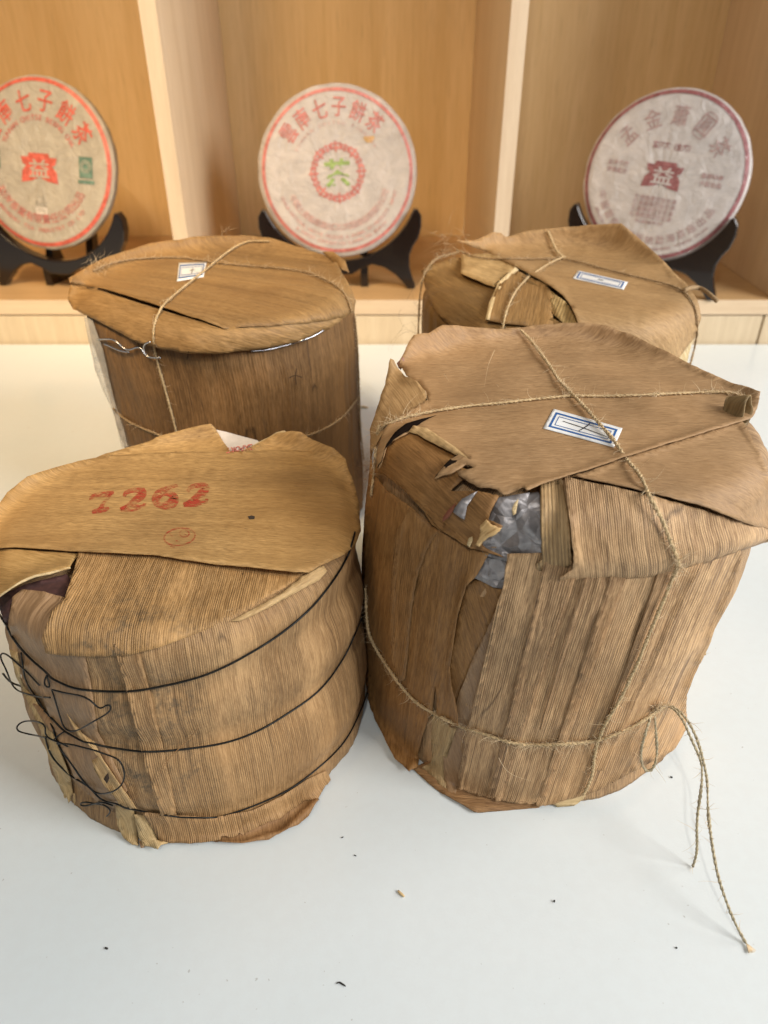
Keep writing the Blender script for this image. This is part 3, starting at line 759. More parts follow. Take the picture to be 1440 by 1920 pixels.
# ------------------------------------------------------------------ display stands
def stand(loc, yaw, label):
    root = empty('display_stand', loc, label, 'stand', 'dark stands under the tea cakes'); root.rotation_euler = (0, 0, R_(yaw))
    zc = .138   # height of the cake centre over the shelf
    def cup(a): return (.1015*math.cos(R_(a)), zc+.1015*math.sin(R_(a))*.985)
    half = [cup(a) for a in np.linspace(-90, -24, 12)]
    half += [(cup(-24)[0]+.001, cup(-24)[1]+.003), (.0985, .101), (.1035, .093), (.1040, .080), (.1005, .066), (.0935, .055), (.0895, .044), (.0895, .030), (.0935, .016), (.0975, .006), (.0970, .0006), (.0880, .0006), (.0820, .008), (.0700, .020), (.0560, .029), (.0400, .0330), (.0250, .0270), (.0140, .0205), (0, .0200)]
    outl = half+[(-x, z) for x, z in half[::-1][1:-1]]
    n = len(outl); Y0, Y1 = -.006, .008
    V = [(x, Y0, z) for x, z in outl]+[(x, Y1, z) for x, z in outl]
    vs, es, fs, *_ = delaunay_2d_cdt([Vector(p) for p in outl], [], [list(range(n))], 1, 1e-6)
    # outline order is kept by the triangulation
    Fc = [tuple(f) for f in fs]+[tuple(n+i for i in f)[::-1] for f in fs]+[(i, (i+1) % n, n+(i+1) % n, n+i) for i in range(n)]
    o = mesh_obj('front_panel', V, Fc, M['ebony'], root, origin=(0, 0, 0), smooth=False)
    md = o.modifiers.new('bevel', 'BEVEL'); md.width = .0018; md.segments = 3; md.limit_method = 'ANGLE'
    # two rear legs that the panel leans on and that carry the cake's back
    for sx in (-1, 1):
        prof = [(.0082, .0006), (.060, .0006), (.066, .004), (.050, .020), (.040, .045), (.046, .075), (.052, .110), (.048, .113), (.030, .060), (.020, .030), (.0082, .026)]
        m = len(prof); xa, xb = sx*.030-.005, sx*.030+.005
        V = [(xa, y, z) for y, z in prof]+[(xb, y, z) for y, z in prof]
        vs, es, fs, *_ = delaunay_2d_cdt([Vector(p) for p in prof], [], [list(range(m))], 1, 1e-6)
        mesh_obj('rear_leg', V, [tuple(f)[::-1] for f in fs]+[tuple(m+i for i in f) for f in fs]+[(i, (i+1) % m, m+(i+1) % m, m+i) for i in range(m)], M['ebony'], root, origin=(0, 0, 0), smooth=False)
stand((-.0560, .995, ZS), 2, 'dark lacquered stand under the middle tea cake with the green character')
stand((-.4260, .995, ZS), -12, 'dark lacquered stand under the left tea cake with the orange red rim')
stand((.3380, .989, ZS), -28, 'dark lacquered stand under the right tea cake with the maroon emblem')

# ================================================================== FRONT LEFT BUNDLE
r1 = empty('tea_bundle', (-.103, .312, 0), 'front left leaf wrapped bundle stamped with red numbers and bound with black wire', 'tea bundle', 'leaf wrapped tea bundles on the table')
b1 = Bundle(r1, (-.108, .320), .086, (-.104, .320), .098, .135,
    [(-12, 960), (-8, 1100), (12, 1190), (60, 1310), (95, 1410), (118, 1490), (150, 1530), (230, 1575)],
    [(668, 950), (670, 1010), (678, 1100), (686, 1200), (689, 1270), (680, 1335), (655, 1390), (612, 1450), (580, 1490)],
    rim=.012, cinch=[(.108, .0026, .008), (.071, .0034, .009), (.018, .0026, .008)], mat=L1_BODY, seed=3)
b1.sheet('wrapping_paper', [(400, 806), (432, 815), (482, 828), (500, 845), (470, 875), (420, 875)], M['paper'], .9, wav=.1)
b1.sheet('inner_paper', Q0((-80, 880), (350, 700), (900, 560), (980, 650), (860, 930), (640, 900), (330, 860), (160, 960), (120, 1280), (0, 1000)), plain('inner_paper_shaded_red', (.075, .032, .028), .7, nscale=150, namp=.4), .8)  # inner paper, its red darkened to paint the shade under the curled leaf
b1.sheet('inner_leaf', [(28, 1122), (45, 1108), (85, 1113), (122, 1122), (150, 1180), (170, 1270), (185, 1370), (240, 1480), (215, 1520), (185, 1500), (150, 1470), (125, 1420), (100, 1350), (75, 1290), (50, 1250), (25, 1190), (20, 1160)], L_SMOOTH, 1.2, ('side', .1), rag=.3, curl=[(Q0((200, 850), (330, 790), (600, 830)), 1.2, 10)])
b1.sheet('leaf_strip', W1((120, 80), (205, 110), (235, 300), (290, 480), (380, 580), (480, 760), (560, 930), (600, 1040), (700, 1250), (735, 1420), (745, 1530), (700, 1580), (640, 1500), (560, 1300), (500, 1130), (430, 900), (280, 560), (190, 350)), L_PALE, 1.9, ('side', .2), rag=.5, curl=[(W1((235, 300), (480, 760), (700, 1250)), .9, 7)])
b1.sheet('leaf_strip', W1((250, 500), (300, 560), (420, 640), (480, 700), (610, 920), (520, 900), (400, 700)), L_SMOOTH, 2.2, ('side', .2))
b1.sheet('leaf_flap', [(150, 1040), (300, 1040), (420, 1055), (560, 1070), (594, 1066), (560, 1090), (500, 1120), (440, 1158), (360, 1192), (300, 1214), (240, 1228), (170, 1229, .7), (120, 1226, .7), (90, 1221), (85, 1197), (93, 1172), (100, 1150), (122, 1132), (128, 1112), (140, 1078)], L1_FOLD, 2.3, ('over', 90), rag=.25,
    curl=[([(150, 1045), (122, 1132), (88, 1190)], 1.4, 12)], fade=lambda x, y: 1-.85*ss(200, 420, x)*ss(1120, 1170, y+.3*x-60))
b1.sheet('curled_leaf', Q0((-260, 200), (0, 230), (600, 265), (1085, 300), (1010, 420), (975, 585), (700, 655), (520, 690), (350, 755), (0, 945), (-260, 1080)), leaf_mat('leaf_ochre_fine', (.36, .225, .085), (.52, .34, .15), rib=.15, streak=.6, blotch=.1, speck=.2, seed=41.), 1.8, ('px', 12), curl=[(Q0((970, 585), (520, 690), (0, 945), (-200, 1050)), 6.5, 22)])
b1.sheet('curled_edge', Q0((-260, 1060), (0, 930), (350, 738), (520, 672), (700, 640), (975, 566), (985, 585), (700, 668), (520, 703), (350, 768), (0, 962), (-260, 1100)), L_LIP, 8.2, ('px', 12), wav=0)
b1.sheet('leaf_flap', [(130, 890), (150, 873), (200, 853), (260, 836), (300, 826), (350, 811), (380, 804), (396, 802), (404, 810), (418, 833), (436, 856), (430, 880), (250, 885)], L1_TOP, 1.2, ('flat', 12), rag=.2, curl=[([(300, 826), (396, 802), (436, 856)], 2.2, 14)], seed=5.)
b1.sheet('leaf_flap', [(448, 856), (470, 846), (500, 830), (520, 820), (545, 817), (570, 821), (600, 833), (625, 843), (645, 862), (655, 900), (662, 940), (600, 980), (480, 900)], L1_TOP, 1.2, ('flat', -3), rag=.2, curl=[([(450, 853), (520, 820), (560, 819)], 2.6, 12)], seed=8.)
b1.sheet('curled_edge', [(448, 852), (470, 844), (498, 829), (516, 819), (532, 815), (535, 819), (505, 834), (478, 848), (456, 858)], L_LIP, 3.6, ('px', -25), wav=0)
b1.sheet('top_leaf', [(-60, 1034), (-50, 985), (-5, 970), (22, 930), (58, 902), (105, 886), (150, 872), (200, 862), (260, 857), (350, 853), (432, 853), (520, 851), (600, 855), (640, 868), (655, 905), (666, 950), (668, 1000), (660, 1022), (640, 1044), (618, 1056), (594, 1068), (578, 1080), (555, 1083), (500, 1078), (400, 1068), (300, 1053), (150, 1045), (80, 1040), (0, 1036)], L1_TOP, 3.8, ('flat', -3), rag=.3,
    curl=[([(-50, 1034), (80, 1040), (300, 1053), (500, 1078), (560, 1084)], 2.6, 16)],
    ridge=[([(594, 1068), (640, 1040), (666, 990)], .9, 9), ([(0, 1000), (110, 985), (230, 975)], .5, 12)])
b1.sheet('fold_edge', [(566, 1082), (592, 1066), (606, 1062), (612, 1072), (596, 1090), (560, 1110), (500, 1142), (450, 1166), (430, 1166), (480, 1140), (530, 1112)], leaf_mat('leaf_fold_highlight', (.38, .25, .12), (.56, .40, .21), rib=.15, streak=.6, blotch=.1, seed=91.), 1.6, ('px', -30), ridge=[([(595, 1070), (560, 1098), (480, 1150)], .9, 6)], wav=.4, rag=.3)  # paler leaf colour paints the highlight along this fold
# overlapping strips of the wrap
for i_, pl in enumerate(([(214, 1205), (256, 1205), (284, 1300), (302, 1380), (332, 1524), (303, 1527), (270, 1420), (246, 1320)],)):
    b1.sheet('leaf_strip', pl, leaf_mat('leaf_tan_strip', (.29, .172, .080), (.49, .32, .168), rib=.85, streak=.9, blotch=.25, speck=.5, seed=101.+i_*7, cracks=.5), .9, ('side', .05), rag=.4, wav=.35, curl=[(pl[-4:]+pl[:1], .7, 6)])
# bottom skirt and strips
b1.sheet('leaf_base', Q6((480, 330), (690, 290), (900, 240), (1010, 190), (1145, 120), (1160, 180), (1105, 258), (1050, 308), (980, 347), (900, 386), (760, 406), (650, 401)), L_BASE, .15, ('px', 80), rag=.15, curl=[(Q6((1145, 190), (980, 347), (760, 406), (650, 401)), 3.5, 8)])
b1.sheet('leaf_skirt', Q6((240, 215), (420, 236), (620, 248), (800, 214), (960, 140), (1090, 55), (1190, 10), (1215, 60), (1150, 175), (1060, 183, .6), (955, 240, .5), (880, 280, .5), (780, 328, .6), (748, 352), (735, 345), (640, 368, .7), (490, 386, .6), (385, 384), (330, 360)), L1_BODY, 1.9, ('side', .05), rag=.3, curl=[(Q6((490, 386), (740, 345), (955, 240)), 1.6, 8)])
b1.sheet('leaf_strip', Q6((108, 185), (200, 195), (215, 300), (222, 412, 1.0), (190, 405, .8), (150, 375), (118, 290)), L_PALE, 1.6, ('side', .1), rag=.3)
b1.sheet('leaf_strip', Q6((203, 225), (285, 238), (312, 330), (338, 388), (386, 392, 1.), (378, 410, 1.), (325, 442, 1.), (285, 425), (245, 418), (225, 330)), L_PALE, 2.6, ('px', 65), rag=.3, curl=[(Q6((320, 400), (340, 420)), 2.5, 10)])
b1.sheet('leaf_strip', Q6((222, 380), (240, 385), (255, 420), (236, 424)), L_SMOOTH, 1.2)
b1.sheet('torn_strip', W1((690, 720), (850, 905), (975, 1010), (1060, 1190), (1200, 1390), (1390, 1640), (1240, 1680), (1180, 1580), (1060, 1440), (965, 1300), (935, 1190), (1005, 1150), (920, 1050), (800, 940)), leaf_mat('leaf_torn_tan', (.40, .25, .11), (.60, .42, .22), rib=.5, streak=.8, blotch=.1, seed=44.), 2.0, ('px', 60), rag=.4, curl=[(W1((850, 905), (1060, 1190), (1390, 1640)), 1.6, 6)])
b1.sheet('hole_shade_patch', W1((1075, 1320), (1100, 1290), (1115, 1340), (1095, 1395), (1060, 1350)), plain('hole_shade_paint', (.03, .018, .01), .9), 4.1, wav=0)  # no opening here: a near-black sheet paints the shade of a hole
for k in range(3):
    x0 = 655+k*48; b1.sheet('torn_tip', W1((x0, 1480+k*18), (x0+22, 1490+k*18), (x0+26, 1560+k*22), (x0+8, 1600+k*20), (x0-4, 1550+k*16)), L_PALE, 1.8+.3*(k % 2), ('side', 0), step=5, wav=.1)
b1.freeze()
# wires
w1 = b1.path([(2, 1150), (20, 1185), (45, 1218), (70, 1243), (93, 1262), (94, 1268), (112, 1277), (140, 1289), (180, 1294), (240, 1295), (300, 1286), (380, 1265), (450, 1233), (520, 1190), (580, 1140), (625, 1085), (652, 1038), (664, 1000)], .9)
w2 = b1.path(W1((50, 330, 3), (130, 430, 2), (265, 470, 1), (330, 570), (470, 715), (660, 910), (760, 960), (850, 1020), (960, 1035), (1100, 1065), (1380, 1105))+[(280, 1408), (340, 1404), (420, 1392), (480, 1371), (540, 1336), (598, 1293), (640, 1236), (662, 1190), (676, 1160)], .9)
w3 = b1.path(W1((470, 960, 1), (490, 1080), (560, 1190), (720, 1350), (880, 1440), (960, 1520), (1010, 1580), (1100, 1610), (1140, 1635), (1180, 1610), (1230, 1665), (1387, 1690))+[(320, 1528), (390, 1532), (440, 1522), (520, 1490), (575, 1455), (640, 1395), (675, 1330), (690, 1285)], .9)
bk = [b1.ring_back(.100, 25, 185, 1.5), b1.ring_back(.066, 15, 190, 1.5), b1.ring_back(.025, 5, 190, 1.5)]
tang = [W1((485, 350, 1.5), (445, 420, 3), (490, 490, 2), (540, 470, 2), (500, 420, 2.5), (485, 350, 1)),
        W1((415, 450, 5), (250, 280, 6), (120, 170, 8), (50, 110, 9), (15, 120, 9), (20, 170, 9), (90, 300, 9), (140, 450, 8), (220, 520, 6), (330, 548, 4), (430, 565, 3), (520, 565, 2.5)),
        W1((225, 120, 1), (240, 230, 1), (290, 430, 1), (400, 590, 1), (480, 740, 1), (560, 920, 1), (580, 980, 1.5), (620, 1090, 1.5), (700, 1210, 1.5), (850, 1400, 1.5), (930, 1490, 1.5)),
        W1((540, 490, 2), (700, 530, 4), (850, 555, 7), (940, 615, 8), (1015, 690, 9), (1060, 645, 9), (1115, 630, 9.5), (1140, 655, 9.5), (1100, 715, 9), (950, 800, 7), (800, 890, 4), (720, 915, 2), (670, 900, 1.5), (610, 730, 1.5), (560, 560, 1.5), (535, 490, 1.5)),
        W1((480, 970, 3), (340, 940, 6), (190, 905, 9), (172, 880, 9.5), (210, 825, 9.5), (300, 800, 9), (390, 812, 7), (485, 865, 4), (455, 935, 3), (540, 995, 2), (580, 1010, 1.5), (690, 1058, 2)),
        W1((550, 1000, 2), (590, 950, 2), (660, 910, 1.5)),
        W1((590, 1030, 2), (720, 1035, 3), (900, 1085, 4), (1080, 1140, 6), (1200, 1185, 8), (1245, 1260, 8.5), (1255, 1370, 8), (1200, 1470, 6), (1070, 1525, 4), (970, 1515, 3), (880, 1440, 2), (720, 1240, 1.5)),
        W1((1140, 1640, 1), (1030, 1610, 1.5), (930, 1635, 2), (870, 1655, 3), (800, 1650, 4), (810, 1615, 4), (880, 1610, 3), (960, 1630, 2), (1060, 1640, 2), (1130, 1690, 3), (1130, 1735, 3), (1080, 1755, 2.5))]
wire('binding_wire', [w1, bk[0]], .00052, M['wire'], r1)
wire('binding_wire', [w2, bk[1]], .00048, M['wire'], r1)
wire('binding_wire', [w3, bk[2]], .00044, M['wire'], r1)
wire('twisted_wire_ends', [b1.path(p, 1.0, step=.001) for p in tang], .0004, M['wire'], r1)
# red stamp: slab digits, drawn as thick strokes
def digits(fn, ox, oy, ex, ey, strokes):
    return [[(ox+ex[0]*a+ey[0]*b, oy+ex[1]*a+ey[1]*b, wd) for a, b, wd in st] for st in strokes]
SEV = [[(0, .70, 5), (.04, .86, 8), (.3, .93, 10), (.7, .95, 9), (1.0, 1.0, 4)], [(.88, .92, 5), (.66, .62, 4), (.48, .36, 5), (.40, .16, 8)], [(.02, .02, 5), (.25, .08, 9), (.55, .10, 9), (.75, .16, 4)]]
TWO = [[(.12, .72, 5), (.22, .92, 7), (.55, 1.0, 8), (.88, .9, 13), (.88, .68, 14), (.6, .45, 9), (.2, .14, 6), (0, .04, 5)], [(0, .06, 7), (.4, .10, 12), (.7, .08, 13), (1.0, .12, 6), (1.02, .25, 5)]]
SIX = [[(1.05, 1.02, 4), (.7, .95, 7), (.3, .72, 10), (.12, .42, 15), (.2, .15, 13), (.5, .02, 9), (.8, .12, 15), (.9, .38, 18), (.75, .6, 12), (.45, .62, 6), (.25, .5, 5)]]
dg = []
ex = (44, -4.5); ey = (-2, -34)
dg += digits(None, 172, 962, ex, ey, SEV); dg += digits(None, 226, 958, ex, (2, -36), TWO)
dg += digits(None, 287, 952, ex, (0, -36), SIX); dg += digits(None, 344, 949, (42, -4), (4, -36), TWO)
dg = [[(x, y, wd*1.05+1.) for x, y, wd in st] for st in dg]
b1.decal('stamped_number', dg, M['red_stamp'], .22, closed=False, width=9)
cir = [[(337+29*math.cos(a)+0*math.sin(a), 1007+16*math.sin(a)-.10*29*math.cos(a), 2.6) for a in np.linspace(.2, 6.6, 26)],
       [(346+9*math.cos(a), 1001+6.5*math.sin(a), 2.4) for a in np.linspace(0, 6.2, 14)], [(318, 1001, 2.), (324, 1007, 2.5)], [(330, 1014, 2), (337, 1017, 2)], [(320, 1024, 3), (328, 1027, 4)], [(345, 1001, 2), (351, 1005, 2)]]
b1.decal('round_stamp', cir, M['red_stamp'], .22, closed=False)
b1.decal('dark_speck', [[(465, 969), (472, 967), (478, 969), (477, 974), (467, 974)]], plain('dark_fleck', (.05, .035, .025), .8), .3)
PORT = []
G, gf = glyph('EXPORT', .02)
Vp = []; 
for (x, y) in G: 
    P, N = b1.hit(447+x*17+y*4, 846-y*14+x*2-.0*x, b1.all); Vp.append(P+N*.0004)
# the word is upside down to the viewer in the photograph
Vp = []
for (x, y) in G:
    P, N = b1.hit(449-x*13, 842+y*13-x*-2, b1.all); Vp.append(P+N*.0005)
mesh_obj('printed_word', Vp, [f for f in gf], RED, r1, smooth=False)
# a stray straw
wire('straw', [b1.path([(372, 1360), (345, 1392), (318, 1420), (305, 1440), (292, 1462)], 1.6)], .00022, L_BASE, r1, 4)

# ================================================================== FRONT RIGHT BUNDLE
r3 = empty('tea_bundle', (.080, .346, 0), 'front right tall leaf wrapped bundle, its torn corner showing silver foil', 'tea bundle', 'leaf wrapped tea bundles on the table')
b3 = Bundle(r3, (.080, .346), .103, (.092, .345), .112, .183,
    [(712, 760), (705, 850), (698, 930), (692, 1000), (689, 1100), (690, 1200), (697, 1320), (715, 1395), (765, 1455)],
    [(1432, 900), (1425, 960), (1400, 1030), (1350, 1130), (1310, 1225), (1280, 1300), (1280, 1370), (1258, 1405), (1200, 1440)],
    rim=.011, mat=L3_RIB, seed=9, cinch=[(.045, .0015, .006), (.165, .002, .006)], crease=.0009)
b3.sheet('foil_paper', Q2((560, 380), (760, 340), (950, 380), (1240, 340), (1290, 500), (1290, 780), (1180, 830), (1010, 850), (850, 800), (700, 640)), M['foil'], 1.4, wav=.9, ridge=[(Q2((1090, 400), (1130, 560), (1250, 690)), 1.6, 7), (Q2((960, 400), (1000, 560), (860, 700)), 1.2, 8), (Q2((860, 740), (1010, 800)), -1.5, 8)])
b3.sheet('foil_paper', Q2((740, 740), (880, 760), (1040, 790), (1030, 1060), (900, 1040), (760, 970)), M['foil'], 1.0, wav=.7, ridge=[(Q2((780, 960), (900, 940), (1000, 910)), .9, 5)])
b3.sheet('inner_leaf', Q3((840, 60), (985, 5), (1060, 70), (1170, 105), (1130, 220), (1000, 500), (880, 760), (765, 1060), (790, 1300), (700, 1290), (700, 700)), L3_SIDE, .8, ('px', 72), rag=.2, ridge=[(Q3((1040, 85), (960, 190)), -.8, 5)])
b3.sheet('inner_leaf', Q3((1130, 230), (1180, 80), (1240, 80), (900, 1400), (740, 1900), (660, 1840), (640, 1400), (760, 1080), (900, 700)), L_SMOOTH, .5, ('px', 72), curl=[(Q3((1110, 270), (760, 1040)), .8, 5)])
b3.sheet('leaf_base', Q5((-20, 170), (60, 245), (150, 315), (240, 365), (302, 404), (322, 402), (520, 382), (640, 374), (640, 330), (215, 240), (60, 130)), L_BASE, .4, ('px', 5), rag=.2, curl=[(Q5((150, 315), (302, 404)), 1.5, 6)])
b3.sheet('leaf_base', Q5((690, 330), (895, 288), (870, 325), (820, 365), (730, 370)), L_LIP, .5, ('px', 0), rag=.3)
# right ribbed panel
b3.sheet('side_leaf', [(954, 1035), (948, 1093), (935, 1135), (909, 1244), (887, 1332), (879, 1356), (874, 1382), (865, 1430), (857, 1484, .8), (895, 1497, .9), (960, 1512, .8), (1000, 1513, .8), (1040, 1502, .7), (1090, 1486), (1120, 1477), (1160, 1456), (1202, 1434), (1262, 1402), (1283, 1370), (1282, 1300), (1314, 1226), (1355, 1130), (1384, 1050), (1380, 1015), (1300, 1005), (1100, 1030)], L3_RIB, 2.6, ('fan', 526, 2960, 1700), rag=.2,
    curl=[([(952, 1060), (909, 1244), (874, 1382)], 1.6, 8)], ridge=[([(1030, 1085), (1000, 1250), (960, 1420)], .9, 10), ([(1130, 1090), (1060, 1300), (1010, 1480)], 1.0, 12), ([(1080, 1090), (1040, 1200), (985, 1420)], -.8, 8), ([(1190, 1090), (1203, 1135), (1190, 1200)], -1.0, 5), ([(1150, 1085), (1156, 1110)], -1., 4), ([(1250, 1120), (1160, 1330), (1090, 1480)], .9, 14)], wav=.5)
# left smooth panel, lower strips
b3.sheet('leaf_strip', Q3((560, 1150), (600, 1140), (770, 1290), (750, 1330), (700, 1480), (668, 1600), (672, 1700), (670, 1835), (600, 1790), (500, 1690), (455, 1660), (560, 1580), (545, 1400)), leaf_mat('leaf_torn_olive', (.33, .23, .115), (.48, .35, .19), rib=.3, streak=.7, blotch=.2, seed=51.), 1.4, ('px', 100), rag=.3, ridge=[(Q3((750, 1310), (640, 1500), (480, 1640)), 1.4, 5)])
b3.sheet('side_leaf', [(704, 850)]+Q2((30, 190), (120, 310), (300, 430), (460, 575), (520, 600), (740, 740), (885, 768), (790, 940), (720, 1020), (695, 1110))+Q3((800, 300), (742, 650), (727, 750), (742, 900), (780, 1080), (799, 1240), (740, 1270), (640, 1210), (600, 1150), (610, 1010), (592, 925), (582, 1010), (572, 1140), (545, 1190), (500, 1320), (450, 1520), (425, 1670, .8), (350, 1722), (290, 1640, .8), (230, 1600, .8), (130, 1400, .8), (55, 1250, .5))+[(694, 1320), (686, 1200), (685, 1050), (692, 950)], L3_SIDE, 3.2, ('px', 98), rag=.2,
    curl=[(Q3((880, 30), (800, 300), (742, 650), (742, 900), (799, 1240)), 2.2, 8), (Q3((545, 1190), (450, 1520), (350, 1722)), 1.6, 7)],
    ridge=[(Q2((520, 600), (430, 740), (370, 900), (330, 1100)), 1.0, 4), (Q3((450, 0), (380, 420), (350, 860)), -.9, 4), (Q3((560, 860), (570, 560)), .6, 5)], wav=.45)
# separate strips lying over the wide panels
L3_STRIP = leaf_mat('leaf_brown_strip', (.32, .192, .098), (.57, .375, .21), rib=.9, streak=1., blotch=.25, speck=.4, seed=97., cracks=.7)
def fanx(x0, y): return 526+(x0-526)*(2960-y)/(2960-1085)
for (a, b_, y0, y1, tp, lf) in ((1012, 1078, 1045, 1500, 22, 3.3), (1138, 1170, 1050, 1488, 10, 3.5), (1222, 1300, 1030, 1440, 30, 3.2), (1092, 1104, 1050, 1360, 5, 3.2)):
    ys = np.linspace(y0, y1, 9)
    b3.sheet('leaf_strip', [(fanx(a+tp*.5*i/8, y), y) for i, y in enumerate(ys)]+[(fanx(b_-tp*i/8, y), y) for i, y in list(enumerate(ys))[::-1]], L3_STRIP, lf, ('fan', 526, 2960, 1700), rag=.5, wav=.5, curl=[([(fanx(a+tp*.5*i/8, y), y) for i, y in enumerate(ys)], .9, 6)])
b3.sheet('leaf_strip', Q2((300, 440), (455, 575), (515, 612), (430, 740), (372, 900), (335, 1080))+Q3((400, 300), (370, 620), (350, 860), (300, 900), (230, 700), (215, 300))+Q2((170, 900), (190, 640)), leaf_mat('leaf_russet_strip', (.18, .094, .034), (.30, .165, .066), rib=.3, streak=.8, blotch=.4, seed=99., cracks=.6), 4.2, ('px', 97), rag=.4, curl=[(Q2((515, 612), (430, 740), (335, 1080)), 1.0, 6)], wav=.5)
# layered rim under the top flap, left
b3.sheet('folded_strip', Q2((60, 170), (110, 200), (240, 300), (350, 420), (470, 540), (530, 600), (740, 735), (860, 770), (1000, 812), (860, 740), (560, 480), (200, 120), (70, 60)), L3_SIDE, 3.0, ('px', 38), rag=.3, curl=[(Q2((110, 310), (460, 580), (740, 740)), 1.4, 7)])
# ribbed fold in front
b3.sheet('ribbed_fold', K3((700, 560), (740, 585), (900, 618), (1050, 650), (1310, 700), (1445, 760), (1395, 795), (1300, 830), (1200, 868), (1090, 895), (1000, 915), (850, 926), (700, 922), (703, 905, .8), (722, 885, .8), (738, 865, .6), (742, 800, .6), (740, 760), (733, 715), (715, 640)), L3_RIB, 5.5, ('px', 83), rag=.25,
    curl=[(K3((730, 700), (742, 780), (705, 910)), 2.0, 9), (K3((700, 926), (1000, 920), (1200, 872), (1400, 800)), -4.5, 11)], ridge=[(K3((760, 840), (1000, 835), (1200, 795), (1380, 745)), 2.8, 26), (K3((880, 630), (960, 740), (930, 900)), .8, 12), (K3((1080, 660), (1110, 760), (1090, 880)), -.6, 8), (K3((780, 690), (880, 800)), .5, 9)], wav=.4)
b3.sheet('ribbed_fold', K3((628, 600), (720, 560), (735, 700), (743, 780), (740, 860), (712, 888, .5), (680, 892), (630, 886), (600, 872), (640, 838), (638, 780), (632, 700)), leaf_mat('leaf_tan_edge_ribbed', (.36, .235, .115), (.56, .40, .22), rib=1., streak=.6, blotch=.1, seed=53., pitch=.0016), 3.4, ('px', 86), rag=.25, curl=[(K3((630, 610), (638, 780), (625, 870)), 1.8, 8), (K3((600, 876), (740, 890)), -2.4, 9)])
# right smooth triangular leaf
b3.sheet('top_leaf', K3((735, 585), (900, 525), (1340, 380), (1372, 440), (1402, 505), (1425, 590), (1448, 680), (1462, 740), (1430, 748), (1380, 730), (1310, 702), (1180, 675), (1050, 654), (900, 620)), L3_TOP, 6.0, ('flat', -8), rag=.3, wav=.6,
    curl=[(K3((760, 592), (1050, 654), (1310, 702), (1440, 755)), 2.4, 10)], ridge=[(K3((1320, 640), (1440, 665)), -.7, 4)])
# torn left corner leaves
b3.sheet('torn_leaf', Q2((50, 180), (100, 30), (160, 0), (200, -80), (560, -60), (700, 150), (690, 158), (640, 165), (740, 215, .4), (600, 330), (800, 340, 1.), (950, 380, 1.), (900, 470, 1.), (880, 520, 1.2), (970, 560, 1.5), (960, 590, 1.2), (880, 640, .8), (790, 720, .8), (745, 735), (520, 600), (460, 560), (340, 410), (200, 260), (110, 200)), L3_SIDE, 5.0, ('px', 40), rag=.3,
    curl=[(Q2((100, 190), (340, 410), (740, 735)), -2.5, 10)], ridge=[(Q2((360, 260), (330, 400)), -.5, 5), (Q2((480, 370), (400, 470)), -.7, 4)], wav=.6)
b3.sheet('foil_scrap', Q2((640, 440), (690, 385), (800, 345), (730, 430), (715, 515), (690, 505), (630, 465)), M['foil'], 6.2, wav=.2)
b3.sheet('tear_lining', Q2((555, 535), (560, 495), (590, 450), (650, 395), (625, 460), (600, 505)), plain('reddish_tear', (.22, .07, .035), .8), 6.4, wav=0)
b3.sheet('splintered_edge', Q2((830, 545, 1.5), (875, 515, 1.5), (905, 545, 2.), (970, 565, 2.), (940, 610, 1.2), (890, 640, .8), (820, 710, .6), (790, 690), (840, 600, .8)), leaf_mat('leaf_splinter', (.42, .25, .10), (.66, .46, .23), rib=.6, streak=.8, blotch=0, seed=57.), 7.0, ('px', -40), wav=1.2, step=5)
b3.sheet('splintered_edge', Q2((740, 700), (755, 650, .8), (780, 640), (782, 670), (762, 720)), L_LIP, 6.6, wav=.2, step=5)
b3.sheet('splintered_edge', Q2((1050, 470), (1070, 430), (1095, 410), (1085, 500), (1062, 515)), L_LIP, 6.2, wav=.3, step=4)
b3.sheet('side_fold', Q8((165, 440), (180, 370), (205, 322), (235, 332), (262, 385), (312, 470), (400, 530), (475, 600), (495, 700), (250, 860), (150, 900), (100, 1000), (40, 1150), (20, 900), (60, 760), (100, 620), (140, 520)), leaf_mat('leaf_olive_fold', (.28, .18, .085), (.43, .29, .15), rib=.08, streak=.3, blotch=.3, seed=61.), 5.2, ('px', 60), rag=.15, curl=[(Q8((205, 322), (262, 385), (400, 530)), 2.0, 10)], ridge=[(Q8((230, 510), (300, 475)), -.8, 6)])
b3.sheet('fold_lining', Q8((232, 330), (290, 270), (300, 300), (270, 390), (250, 370)), plain('pinkish_lining', (.30, .16, .12), .7), 3.5, wav=0)
